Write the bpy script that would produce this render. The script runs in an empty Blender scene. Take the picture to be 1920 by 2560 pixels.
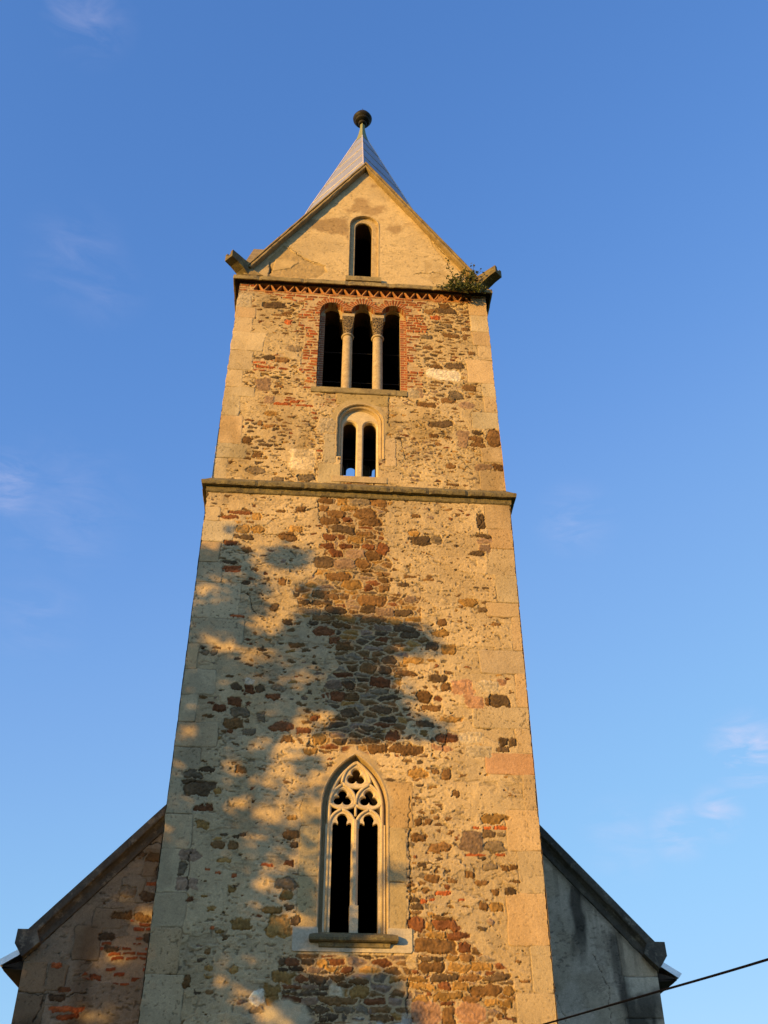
import bpy, math, random
import numpy as np
from mathutils import Vector, Matrix
from mathutils.geometry import tessellate_polygon

sc = bpy.context.scene
COL = sc.collection
PI = math.pi
def R(d): return math.radians(d)

# ---------------------------------------------------------------- camera
PITCH, YAW = .6460, .0743
cam = bpy.data.cameras.new('camera')
cam_ob = bpy.data.objects.new('camera', cam); COL.objects.link(cam_ob)
cam_ob.location = (-.79, -17.555, 1.6)
cam_ob.rotation_euler = (PI/2 + PITCH, 0, -YAW)
cam.sensor_fit = 'VERTICAL'; cam.sensor_height = 36; cam.lens = 2588/2560*36
cam.clip_end = 4000; sc.camera = cam_ob

# ---------------------------------------------------------------- sky, sun, exposure
SUN_AZ, SUN_EL = 53, 8          # degrees to the left of the facade's normal, and above the horizon
SUN = Vector((-math.sin(R(SUN_AZ))*math.cos(R(SUN_EL)), -math.cos(R(SUN_AZ))*math.cos(R(SUN_EL)), math.sin(R(SUN_EL))))
EXPOSURE = 1.2
sc.view_settings.view_transform = 'Standard'; sc.view_settings.look = 'None'
sc.view_settings.gamma = 1; sc.view_settings.exposure = EXPOSURE
world = bpy.data.worlds.new('World'); sc.world = world; world.use_nodes = True
def build_world():
    nt = world.node_tree; N = nt.nodes; L = nt.links
    bg = N['Background']; bg.inputs[1].default_value = .12
    sk = N.new('ShaderNodeTexSky'); sk.sky_type = 'NISHITA'; sk.sun_disc = False
    sk.sun_elevation = R(SUN_EL); sk.sun_rotation = R(180 + SUN_AZ)
    sk.ozone_density = 3; sk.dust_density = .3
    sep = N.new('ShaderNodeSeparateColor'); cmb = N.new('ShaderNodeCombineColor')
    L.new(sk.outputs[0], sep.inputs[0])
    s = .12
    # brightness response of the sky, per channel: (radiance of the sky model, radiance wanted)
    RESP = (((0,0),(.032,.086),(.049,.148),(.062,.200),(.114,.305),(.188,.402),(.4,.66),(.8,1.08),(2,2.2)),
            ((0,0),(.069,.222),(.1066,.335),(.135,.413),(.242,.597),(.371,.70),(.8,1.14),(2,2.3)),
            ((0,0),(.138,.575),(.205,.75),(.25,.82),(.418,.97),(.539,1.04),(.8,1.35),(2,2.5)))
    for i, pts in enumerate(RESP):
        a = N.new('ShaderNodeMath'); a.operation = 'MULTIPLY'; a.inputs[1].default_value = s/2
        cv = N.new('ShaderNodeFloatCurve'); cu = cv.mapping.curves[0]
        while len(cu.points) > 2: cu.points.remove(cu.points[1])
        cu.points[0].location = (0, 0); cu.points[1].location = (1, pts[-1][1]/2.6)
        for x, y in pts[1:-1]: cu.points.new(x/2, y/2.6)
        cv.mapping.update()
        m = N.new('ShaderNodeMath'); m.operation = 'MULTIPLY'; m.inputs[1].default_value = 2.6 / s / 2**EXPOSURE
        L.new(sep.outputs[i], a.inputs[0]); L.new(a.outputs[0], cv.inputs['Value']); L.new(cv.outputs[0], m.inputs[0]); L.new(m.outputs[0], cmb.inputs[i])
    # a few thin cirrus wisps, placed by direction on the sky
    tc = N.new('ShaderNodeTexCoord')
    mp = N.new('ShaderNodeMapping'); mp.inputs['Scale'].default_value = (9, 13, 34); mp.inputs['Rotation'].default_value = (.3, .4, .5)
    L.new(tc.outputs['Generated'], mp.inputs[0])
    nz = N.new('ShaderNodeTexNoise'); nz.inputs['Scale'].default_value = 1.6; nz.inputs['Detail'].default_value = 7; nz.inputs['Roughness'].default_value = .62; nz.inputs['Distortion'].default_value = .6
    L.new(mp.outputs[0], nz.inputs['Vector'])
    nr = N.new('ShaderNodeMapRange'); nr.inputs[1].default_value = .40; nr.inputs[2].default_value = .68
    L.new(nz.outputs[0], nr.inputs[0])
    tot = None
    for d, rad, amt in WISPS:
        dist = N.new('ShaderNodeVectorMath'); dist.operation = 'DISTANCE'; dist.inputs[1].default_value = d
        nrm = N.new('ShaderNodeVectorMath'); nrm.operation = 'NORMALIZE'; L.new(tc.outputs['Generated'], nrm.inputs[0])
        L.new(nrm.outputs[0], dist.inputs[0])
        f = N.new('ShaderNodeMapRange'); f.interpolation_type = 'SMOOTHSTEP'
        f.inputs[1].default_value = rad; f.inputs[2].default_value = 0; f.inputs[3].default_value = 0; f.inputs[4].default_value = amt
        L.new(dist.outputs['Value'], f.inputs[0])
        if tot is None: tot = f.outputs[0]
        else:
            a = N.new('ShaderNodeMath'); a.operation = 'MAXIMUM'; L.new(tot, a.inputs[0]); L.new(f.outputs[0], a.inputs[1]); tot = a.outputs[0]
    mu = N.new('ShaderNodeMath'); mu.operation = 'MULTIPLY'; L.new(tot, mu.inputs[0]); L.new(nr.outputs[0], mu.inputs[1])
    mx = N.new('ShaderNodeMix'); mx.data_type = 'RGBA'
    L.new(mu.outputs[0], mx.inputs[0]); L.new(cmb.outputs[0], mx.inputs[6]); mx.inputs[7].default_value = (2.85, 2.7, 3.45, 1)
    L.new(mx.outputs[2], bg.inputs[0])
WISPS = [((.387,.838,.384),.045,.65), ((.36,.869,.339),.03,.55), ((.327,.886,.328),.035,.45), ((.241,.775,.584),.05,.16), ((.284,.902,.325),.05,.15),
         ((-.286,.759,.585),.045,.3), ((-.238,.78,.578),.09,.10), ((-.218,.463,.859),.05,.16), ((-.232,.625,.746),.06,.10), ((-.208,.649,.732),.05,.08), ((-.256,.832,.492),.06,.08)]
build_world()
sun_l = bpy.data.lights.new('sun', 'SUN'); sun_l.energy = 3.05; sun_l.angle = R(.55); sun_l.color = (1, .565, .115)
sun_ob = bpy.data.objects.new('sun', sun_l); COL.objects.link(sun_ob)
sun_ob.rotation_euler = (-SUN).to_track_quat('-Z', 'Y').to_euler(); sun_ob.location = (-30, -30, 30)

# ---------------------------------------------------------------- helpers
def tag(o, label=None, cat=None, group=None, kind=None):
    for k, v in (('label', label), ('category', cat), ('group', group), ('kind', kind)):
        if v: o[k] = v
    return o
def empty(name, loc=(0, 0, 0)):
    o = bpy.data.objects.new(name, None); COL.objects.link(o); o.location = loc; return o
def link(name, me, mat, parent=None):
    o = bpy.data.objects.new(name, me); COL.objects.link(o)
    if mat: me.materials.append(mat)
    if parent:
        o.parent = parent
        # everything is modelled in world coordinates
        q = parent
        off = Vector()
        while q: off += q.location; q = q.parent
        if off.length: me.transform(Matrix.Translation(-off))
    return o
class MB:
    def __init__(s): s.v = []; s.f = []
    def add(s, vs, fs):
        b = len(s.v); s.v += [tuple(v) for v in vs]; s.f += [tuple(b+i for i in f) for f in fs]
    def box(s, x0, x1, y0, y1, z0, z1):
        s.add([(x0,y0,z0),(x1,y0,z0),(x1,y1,z0),(x0,y1,z0),(x0,y0,z1),(x1,y0,z1),(x1,y1,z1),(x0,y1,z1)],
              [(0,3,2,1),(4,5,6,7),(0,1,5,4),(1,2,6,5),(2,3,7,6),(3,0,4,7)])
    def loft(s, rings, closed=True, cap0=False, cap1=False):
        n = len(rings[0]); b = len(s.v)
        for r in rings: s.v += [tuple(p) for p in r]
        for i in range(len(rings)-1):
            for j in range(n if closed else n-1):
                k = (j+1) % n
                s.f.append((b+i*n+j, b+i*n+k, b+(i+1)*n+k, b+(i+1)*n+j))
        if cap0: s.f.append(tuple(b+j for j in reversed(range(n))))
        if cap1: s.f.append(tuple(b+(len(rings)-1)*n+j for j in range(n)))
    def tube(s, pts, r, n=6, cap=True):
        pts = [Vector(p) for p in pts]; rings = []
        rr = r if isinstance(r, (list, tuple)) else [r]*len(pts)
        up = None
        for i, p in enumerate(pts):
            t = (pts[min(i+1, len(pts)-1)] - pts[max(i-1, 0)]).normalized()
            if up is None: up = t.orthogonal().normalized()
            up = (up - t*up.dot(t)).normalized(); w = t.cross(up)
            rings.append([p + rr[i]*(math.cos(2*PI*k/n)*up + math.sin(2*PI*k/n)*w) for k in range(n)])
        s.loft(rings, True, cap, cap)
    def lathe(s, prof, cx, cy, n=24):
        s.loft([[(cx+r*math.cos(2*PI*k/n), cy+r*math.sin(2*PI*k/n), z) for k in range(n)] for r, z in prof], True, True, True)
    def build(s, name, mat, parent=None, smooth=False, fix=True):
        me = bpy.data.meshes.new(name); me.from_pydata(s.v, [], s.f)
        if fix:
            import bmesh
            b = bmesh.new(); b.from_mesh(me); bmesh.ops.recalc_face_normals(b, faces=b.faces); b.to_mesh(me); b.free()
        me.validate()
        if smooth: me.polygons.foreach_set('use_smooth', [True]*len(me.polygons))
        return link(name, me, mat, parent)
def plate(mb, outer, holes, y0, y1, ch=.0):
    """flat stone plate facing -y: outer polygon [(x,z)], holes = functions(offset)->[(x,z)]; ch chamfers the hole edges"""
    loops_f = [outer] + [h(ch) for h in holes]; loops_b = [outer] + [h(0) for h in holes]
    for loops, y, flip in ((loops_f, y0, False), (loops_b, y1, True)):
        flat = [p for l in loops for p in l]
        tris = tessellate_polygon([[Vector((x, z, 0)) for x, z in l] for l in loops])
        mb.add([(x, y, z) for x, z in flat], [t if not flip else t[::-1] for t in tris])
    for li, (lf, lb) in enumerate(zip(loops_f, loops_b)):
        rings = [[(x, y0, z) for x, z in lf]]
        if li and ch: rings.append([(x, y0+ch, z) for x, z in lb])
        rings.append([(x, y1, z) for x, z in lb]); mb.loft(rings)
def arc(cx, cz, r, a0, a1, n):
    return [(cx+r*math.cos(R(a0+(a1-a0)*i/n)), cz+r*math.sin(R(a0+(a1-a0)*i/n))) for i in range(n+1)]
def round_open(cx, a, z0, zs, n=14):          # round-headed opening
    return lambda o=0: [(cx-a-o, z0), (cx+a+o, z0)] + arc(cx, zs, a+o, 0, 180, n)
def pointed_path(cx, a, rr, z0, zs, o=0, n=12):   # open path left foot -> apex -> right foot
    r = rr + o; c = rr - a
    th = math.degrees(math.acos(c/r))
    left = [(cx+c-r*math.cos(R(th*i/n)), zs+r*math.sin(R(th*i/n))) for i in range(n+1)]
    right = [(2*cx-x, z) for x, z in reversed(left[:-1])]
    return [(left[0][0], z0)] + left + right + [(right[-1][0], z0)]
def round_path(cx, a, z0, zs, o=0, n=20):
    return [(cx-a-o, z0)] + arc(cx, zs, a+o, 180, 0, n) + [(cx+a+o, z0)]
def trefoil(cx, cz, d, q, sx=1, sz=1, n=48):
    def f(o=0):
        out = []
        for k in range(n):
            t = 2*PI*k/n; best = 0
            for l in (90, 210, 330):
                dl = t - R(l); disc = (q+o)**2 - (d*math.sin(dl))**2
                if disc > 0: best = max(best, d*math.cos(dl)+math.sqrt(disc))
            out.append((cx+sx*best*math.cos(t), cz+sz*best*math.sin(t)))
        return out
    return f

# ---------------------------------------------------------------- noise for the masonry painter
_rs = np.random.RandomState(7)
_T = _rs.rand(8, 512, 512).astype(np.float32)
def vnoise(x, z, seed=0):
    t = _T[seed % 8]; x = x + seed*37.7; z = z + seed*11.3
    xi = np.floor(x).astype(np.int64); zi = np.floor(z).astype(np.int64)
    fx = (x-xi).astype(np.float32); fz = (z-zi).astype(np.float32)
    fx = fx*fx*(3-2*fx); fz = fz*fz*(3-2*fz)
    x0 = xi & 511; x1 = (xi+1) & 511; z0 = zi & 511; z1 = (zi+1) & 511
    return (t[x0, z0]*(1-fx)+t[x1, z0]*fx)*(1-fz)+(t[x0, z1]*(1-fx)+t[x1, z1]*fx)*fz
def fbm(x, z, f, o=4, seed=0, rough=.5):
    s = 0; a = 1; tot = 0
    for i in range(o):
        s = s + a*vnoise(x*f*2**i, z*f*2**i, seed+i*3); tot += a; a *= rough
    return s/tot
def smooth(a, b, v):
    t = np.clip((v-a)/(b-a), 0, 1); return t*t*(3-2*t)
def rnd(i, j, k=0): return _T[k % 8][i & 511, j & 511]
def in_poly(X, Z, poly):
    ins = np.zeros(X.shape, bool); n = len(poly)
    for i in range(n):
        x0, z0 = poly[i]; x1, z1 = poly[(i+1) % n]
        if z0 == z1: continue
        c = ((z0 > Z) != (z1 > Z)) & (X < (x1-x0)*(Z-z0)/(z1-z0)+x0); ins ^= c
    return ins
PAL = dict(b=(.155,.088,.035), d=(.092,.062,.034), o=(.28,.16,.048), r=(.155,.062,.024), p=(.21,.145,.095), k=(.33,.185,.10),
           g=(.175,.135,.085), l=(.46,.37,.23), w=(.58,.50,.36), B=(.31,.088,.028))
PKEYS = ['b', 'd', 'o', 'r', 'p', 'g', 'b', 'd', 'b', 'b']
PALV = np.array([PAL[k] for k in PKEYS], np.float32)
def cells(x, z, sx, sz, seed):
    """coursed rubble: nearest / edge distance (metres), cell ids and centres"""
    u = x/sx; v = z/sz
    iv0 = np.floor(v).astype(np.int64)
    best = np.full(u.shape, 9e9, np.float32); bc = [None]*4
    cand = []
    for dv in (-1, 0, 1):
        row = iv0+dv
        off = rnd(row*0+3, row, seed+1)
        for du in (-1, 0, 1):
            iu = np.floor(u-off).astype(np.int64)+du
            cx = iu+off+.5+(rnd(iu, row, seed)-.5)*.8; cz = row+.5+(rnd(row, iu, seed+2)-.5)*.5
            dx = (u-cx)*sx; dz = (v-cz)*sz
            # flattened metric so that stones lie on their beds
            d = dx*dx*(sz/sx)**1.5+dz*dz
            cand.append((cx, cz, d, iu, row))
    D = np.stack([c[2] for c in cand]); k = D.argmin(0)
    pick = lambda q: np.take_along_axis(np.stack([c[q] for c in cand]), k[None], 0)[0]
    cx, cz, d1, iu, row = [pick(q) for q in range(5)]
    kk = (sz/sx)**.75
    edge = np.full(u.shape, 9e9, np.float32)
    for c in cand:
        ax, az = (c[0]-cx)*sx*kk, (c[1]-cz)*sz
        ln = np.sqrt(ax*ax+az*az)
        mx, mz = ((c[0]+cx)/2*sx-x)*kk, (c[1]+cz)/2*sz-z
        e = np.where(ln > 1e-6, (mx*ax+mz*az)/np.maximum(ln, 1e-6), 9e9)
        edge = np.minimum(edge, e)
    return edge, iu, row, cx*sx, cz*sz

class Wall:
    """a facade sheet painted with plaster, rubble, brick and ashlar; colour goes to an attribute, relief to real displacement"""
    def __init__(s, xs, zs, seed=0, base=(.52,.39,.213)):
        s.xs, s.zs, s.seed = xs, zs, seed
        X, Z = np.meshgrid(xs, zs, indexing='ij'); s.X, s.Z = X.astype(np.float32), Z.astype(np.float32)
        X, Z = s.X, s.Z
        s.wx = X+(fbm(X, Z, 9, 3, seed)-.5)*.07; s.wz = Z+(fbm(X, Z, 9, 3, seed+1)-.5)*.05
        n1 = fbm(X, Z, .9, 5, seed+2); n2 = fbm(X, Z, 5, 4, seed+3); n3 = fbm(X, Z, 26, 3, seed+4); n4 = fbm(X, Z, 60, 2, seed+5)
        c = np.array(base, np.float32)[None, None]*(1+.42*(n1-.5)+.28*(n2-.5)+.34*(n3-.5)+.2*(n4-.5))[..., None]
        grey = smooth(.55, .72, fbm(X, Z, 1.4, 4, seed+6))[..., None]
        c = c*(1-.38*grey)+.38*grey*np.array((.34,.27,.17), np.float32)*(.8+.5*n2)[..., None]
        s.rough = smooth(.35, .6, fbm(X, Z, .7, 3, seed+9))
        d = (n2-.5)*.012+(n3-.5)*.009*(.4+s.rough)+(n4-.5)*.006
        pit = smooth(.70, .78, fbm(X*.8, Z*1.3, 17, 2, seed+7))*(.35+.65*s.rough)
        d -= pit*.014; c = c*(1-.45*pit[..., None])
        # plaster skins that have flaked: each skin ends in a small ragged step
        fl = fbm(X*.6, Z*1.5, 1.6, 6, seed+8, .6); f2 = fbm(X*.55, Z*1.7, 4.5, 5, seed+1, .6)
        a1 = smooth(.50, .507, fl); a2 = smooth(.50, .512, f2)*s.rough
        d += (a1*.009+a2*.004-.006)
        e1 = smooth(.03, .0, np.abs(fl-.497))*(1-a1)+.6*smooth(.02, .0, np.abs(f2-.495))*(1-a2)*s.rough
        c = c*(1-.22*np.clip(e1, 0, 1)[..., None])*(.93+.09*a1+.04*a2)[..., None]
        s.c, s.d = c.astype(np.float32), d.astype(np.float32)
        s.busy = np.zeros(X.shape, np.float32); s.hole = None
    def win(s, x0, x1, z0, z1):
        i0, i1 = np.searchsorted(s.xs, [x0, x1]); j0, j1 = np.searchsorted(s.zs, [z0, z1])
        return slice(max(i0-1, 0), i1+1), slice(max(j0-1, 0), j1+1)
    def put(s, sl, m, col, disp):
        m3 = m[..., None]
        s.c[sl] = s.c[sl]*(1-m3)+m3*col; s.d[sl] = s.d[sl]*(1-m)+m*disp
    def rubble(s, dens, sx=.30, sz=.145, seed=11, mortar=.014, light=1.1, relief=1.):
        """dens: 0..1 map of how likely a stone shows through the plaster"""
        X, Z = s.wx, s.wz
        e, iu, row, cx, cz = cells(X, Z, sx, sz, seed)
        r1 = rnd(iu, row, seed+3); r2 = rnd(row, iu, seed+4); r3 = rnd(iu+7, row+3, seed+5)
        nn = fbm(s.X, s.Z*1.6, 11, 3, seed+1)
        nb = fbm(s.X, s.Z*1.5, 22, 2, seed+2)
        er = (1-dens)*.055*np.clip(nn*2.2-.5, 0, 1.5)
        m = smooth(0, .004, e-mortar-er-(.5-nb)*.016)*(r1 < dens)
        m = m*(1-s.busy)
        col = PALV[(r2*len(PKEYS)*.999).astype(int)]*(.75+.5*r3)[..., None]*light
        tex = fbm(s.X, s.Z, 30, 3, seed+6); tx2 = fbm(s.X*.6, s.Z*1.8, 8, 2, seed+7)
        col = col*(.30+.85*tex+.55*tx2)[..., None]
        bul = np.minimum(e, .05)/.05
        disp = (-.036+.040*bul)*relief+(tex-.5)*.026+(r3-.5)*.014*relief
        s.put((slice(None), slice(None)), m, col, disp)
        s.busy = np.maximum(s.busy, m*.9)
    def stone(s, cx, cz, w, h, k, seed):
        rs = random.Random(seed)
        if w < .03: return
        sl = s.win(cx-w*.75-.06, cx+w*.75+.06, cz-h*.75-.06, cz+h*.75+.06)
        X, Z = s.X[sl], s.Z[sl]
        if X.size == 0: return
        nx = fbm(X, Z, 10, 3, seed)-.5; nz = fbm(X, Z, 10, 3, seed+2)-.5; nf = fbm(X, Z, 40, 2, seed+1)-.5
        a = rs.uniform(-.10, .10); c, q = math.cos(a), math.sin(a)
        dx = X-cx+nx*min(.14, w*.55)+nf*.022; dz = Z-cz+nz*min(.11, h*.75)+nf*.018
        n = rs.choice((2.4, 3, 4, 5)) if k not in 'Bwl' else 6
        u = np.abs((dx*c+dz*q)/(w*.52)); v = np.abs((-dx*q+dz*c)/(h*.53))
        rr = (u**n+v**n)**(1/n)
        m = smooth(1.02, .98, rr)
        col = np.array(PAL[k], np.float32)*rs.uniform(.85, 1.5)*(np.array((1.05,1,.92)) if k in 'bdgp' else 1)
        t = fbm(X, Z, 30, 3, seed+3); t2 = fbm(X*.6, Z*1.7, 9, 2, seed+4)
        col = col[None, None]*(.28+.85*t+.6*t2)[..., None]
        flat = k in 'wlpk'
        disp = (-.003 if flat else -.027)+(.008 if flat else .031)*np.clip((1.02-rr)*3.4, 0, 1)+(t-.5)*.024+dx*rs.uniform(-.06, .06)
        s.put(sl, m, col, disp)
        mo = smooth(1.3, 1.0, rr)
        s.busy[sl] = np.maximum(s.busy[sl], np.maximum(m, mo*(rr < 1.22)))
    def brick(s, mask, ch=.09, ln=.32, seed=5, cover=.85, angle=None):
        X = s.X+(fbm(s.X, s.Z, 4, 3, seed)-.5)*.06; Z = s.Z+(fbm(s.X, s.Z, 3, 3, seed+1)-.5)*.06+(fbm(s.X, s.Z, 11, 2, seed+2)-.5)*.022
        row = np.floor(Z/ch).astype(np.int64); off = rnd(row*0+9, row, seed)
        L = ln*(.7+.6*rnd(row, row+5, seed+1)*0+.3*rnd(row*0+2, row, seed+2))
        iu = np.floor(X/L+off*3).astype(np.int64)
        fu = (X/L+off*3-iu)*L; fv = Z-row*ch
        e = np.minimum(np.minimum(fu, L-fu), np.minimum(fv, ch-fv))
        s._bricks(mask, e, iu, row, seed, cover)
    def _bricks(s, mask, e, iu, row, seed, cover):
        nb = fbm(s.X, s.Z, 24, 3, seed+3)
        r1 = rnd(iu, row, seed+4); r2 = rnd(row, iu, seed+5)
        er = smooth(.45, .75, fbm(s.X*.7, s.Z*1.4, 4.5, 4, seed+6))*.045*(1.5-cover)
        m = smooth(0, .008, e-.009-(.5-nb)*.014-er)*(r1 < cover)*mask*(1-s.busy)
        t = fbm(s.X, s.Z, 36, 3, seed+7)
        col = np.array(PAL['B'], np.float32)[None, None]*((.6+.65*r2)*(.6+.8*t))[..., None]
        col[..., 1] *= .8+.5*r1; col[..., 2] *= .8+.6*r1
        s.put((slice(None), slice(None)), m, col, -.008+.016*np.minimum(e, .02)/.02+(t-.5)*.012+(r2-.5)*.012)
        # lean mortar between the bricks
        mm = mask*(1-m)*(1-s.busy)*.55
        s.put((slice(None), slice(None)), mm, np.array((.46,.33,.19), np.float32)*(.7+.6*nb)[..., None], -.016+(nb-.5)*.012)
        s.busy = np.maximum(s.busy, mask*.95*(mask > .5))
    def voussoirs(s, cx, cz, r0, r1, n, seed):
        sl = s.win(cx-r1-.05, cx+r1+.05, cz-.02, cz+r1+.05)
        X, Z = s.X[sl], s.Z[sl]
        dx = X-cx; dz = Z-cz; r = np.sqrt(dx*dx+dz*dz)+(fbm(X, Z, 12, 2, seed)-.5)*.03; a = np.arctan2(dz, dx)/PI*n
        i = np.floor(a).astype(np.int64); f = (a-i)*PI/n*r; e = np.minimum(f, PI/n*r-f)
        nb = fbm(X, Z, 24, 3, seed+1)
        ok = (r > r0-.02) & (r < r1) & (dz > -.02)
        q = rnd(i+50, i, seed); ok &= r < r1-.1*q
        m = smooth(0, .007, e-.007-(.5-nb)*.012)*ok
        col = np.array(PAL['B'], np.float32)*((.65+.6*q)*(.7+.6*nb))[..., None]
        s.put(sl, ok*.9, np.array((.45,.32,.18), np.float32)*(.7+.6*nb)[..., None], -.014)
        s.put(sl, m.astype(np.float32), col, .0+(nb-.5)*.014)
        s.busy[sl] = np.maximum(s.busy[sl], ok*.95)
    def block(s, x0, z0, x1, z1, seed, col=(.50,.378,.212), rad=.05, proud=.005, joint=.010, warp=.026, rough=1., dark=.58):
        sl = s.win(x0-.06, x1+.06, z0-.06, z1+.06); X, Z = s.X[sl], s.Z[sl]
        if X.size == 0: return
        rs = random.Random(seed)
        nx = (fbm(X, Z, 5, 3, seed)-.5)*warp*2; nz = (fbm(X, Z, 5, 3, seed+2)-.5)*warp
        cx, cz, hx, hz = (x0+x1)/2, (z0+z1)/2, (x1-x0)/2, (z1-z0)/2
        qx = np.abs(X+nx-cx)-hx+rad; qz = np.abs(Z+nz-cz)-hz+rad
        sd = np.sqrt(np.maximum(qx, 0)**2+np.maximum(qz, 0)**2)+np.minimum(np.maximum(qx, qz), 0)-rad
        m = smooth(.004, -.004, sd)
        t = fbm(X, Z, 3, 4, seed+3); t2 = fbm(X, Z, 30, 3, seed+4); pit = smooth(.68, .8, fbm(X, Z, 28, 2, seed+5))*rough*rs.uniform(.2, 1)
        k = rs.uniform(.86, 1.1); warmth = rs.uniform(.9, 1.05)
        c = np.array((col[0], col[1]*warmth, col[2]*warmth*warmth), np.float32)*k
        c = c[None, None]*(.72+.36*t+.22*t2)[..., None]*(1-.5*pit[..., None])
        jm = smooth(joint, joint*.3, np.abs(sd))*smooth(.32, .62, fbm(X, Z, 4, 2, seed+6))
        c = c*(1-(1-dark)*jm[..., None])
        tilt = (X-cx)*rs.uniform(-.012, .012)
        s.put(sl, m, c, proud+(t2-.5)*.006+(t-.5)*.008-pit*.008-jm*.012+tilt)
        out = jm*(1-m); s.put(sl, out, s.c[sl]*.45, s.d[sl]-.012)
        s.busy[sl] = np.maximum(s.busy[sl], smooth(.012, 0, sd))
    def stain(s, m, col, amt=1.):
        m3 = (m*amt)[..., None]; s.c = s.c*(1-m3)+m3*s.c*np.array(col, np.float32)
    def crack(s, pts, w=.012):
        pts = np.array(pts, float)
        for (xa, za), (xb, zb) in zip(pts[:-1], pts[1:]):
            sl = s.win(min(xa, xb)-.1, max(xa, xb)+.1, min(za, zb)-.1, max(za, zb)+.1); X, Z = s.X[sl], s.Z[sl]
            if X.size == 0: continue
            X = X+(fbm(X, Z, 12, 3, 3)-.5)*.1; Z = Z+(fbm(X, Z, 12, 3, 4)-.5)*.1
            l2 = (xb-xa)**2+(zb-za)**2; t = np.clip(((X-xa)*(xb-xa)+(Z-za)*(zb-za))/l2, 0, 1)
            d = np.hypot(X-xa-t*(xb-xa), Z-za-t*(zb-za)); m = smooth(w, w*.3, d)
            s.c[sl] *= (1-.75*m[..., None]); s.d[sl] -= m*.02
    def build(s, name, mat, parent, y0=0, hole=None, taper=None, ret=.3, edge=.03, to_world=None):
        X, Z, D = s.X.copy(), s.Z.copy(), s.d
        nx, nz = X.shape
        if edge:
            for i, sg in ((0, -1), (nx-1, 1)):
                X[i] += sg*(-.004+edge*(fbm(s.X[i], s.Z[i], 6, 4, s.seed+17)-.62)*2)
        if taper is not None: X = X*taper(Z)
        Y = y0-D
        C = s.c
        if ret:   # returns at both ends, so that the corners have no gap
            X = np.concatenate([X[:1], X, X[-1:]]); Z = np.concatenate([Z[:1], Z, Z[-1:]]); C = np.concatenate([C[:1], C, C[-1:]])
            Y = np.concatenate([Y[:1]+ret, Y, Y[-1:]+ret]); nx += 2
        co = np.stack([X, Y, Z], -1).reshape(-1, 3)
        idx = np.arange(nx*nz).reshape(nx, nz)
        q = np.stack([idx[:-1, :-1], idx[1:, :-1], idx[1:, 1:], idx[:-1, 1:]], -1).reshape(-1, 4)
        if hole is not None:
            cx = co[q, 0].mean(1); cz = co[q, 2].mean(1); q = q[~hole(cx, cz)]
        if to_world is not None: co = to_world(co)
        used = np.zeros(len(co), bool); used[q] = True
        remap = np.cumsum(used)-1; q = remap[q]; co = co[used]; col = C.reshape(-1, 3)[used]
        me = bpy.data.meshes.new(name)
        me.vertices.add(len(co)); me.vertices.foreach_set('co', co.astype(np.float32).ravel())
        me.loops.add(q.size); me.loops.foreach_set('vertex_index', q.astype(np.int32).ravel())
        me.polygons.add(len(q)); me.polygons.foreach_set('loop_start', np.arange(0, q.size, 4, dtype=np.int32))
        me.polygons.foreach_set('loop_total', np.full(len(q), 4, np.int32))
        me.polygons.foreach_set('use_smooth', np.ones(len(q), bool))
        me.update(calc_edges=True)
        at = me.attributes.new('Col', 'FLOAT_COLOR', 'POINT')
        at.data.foreach_set('color', np.concatenate([np.clip(col, .005, .85), np.ones((len(col), 1))], 1).astype(np.float32).ravel())
        return link(name, me, mat, parent)

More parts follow.
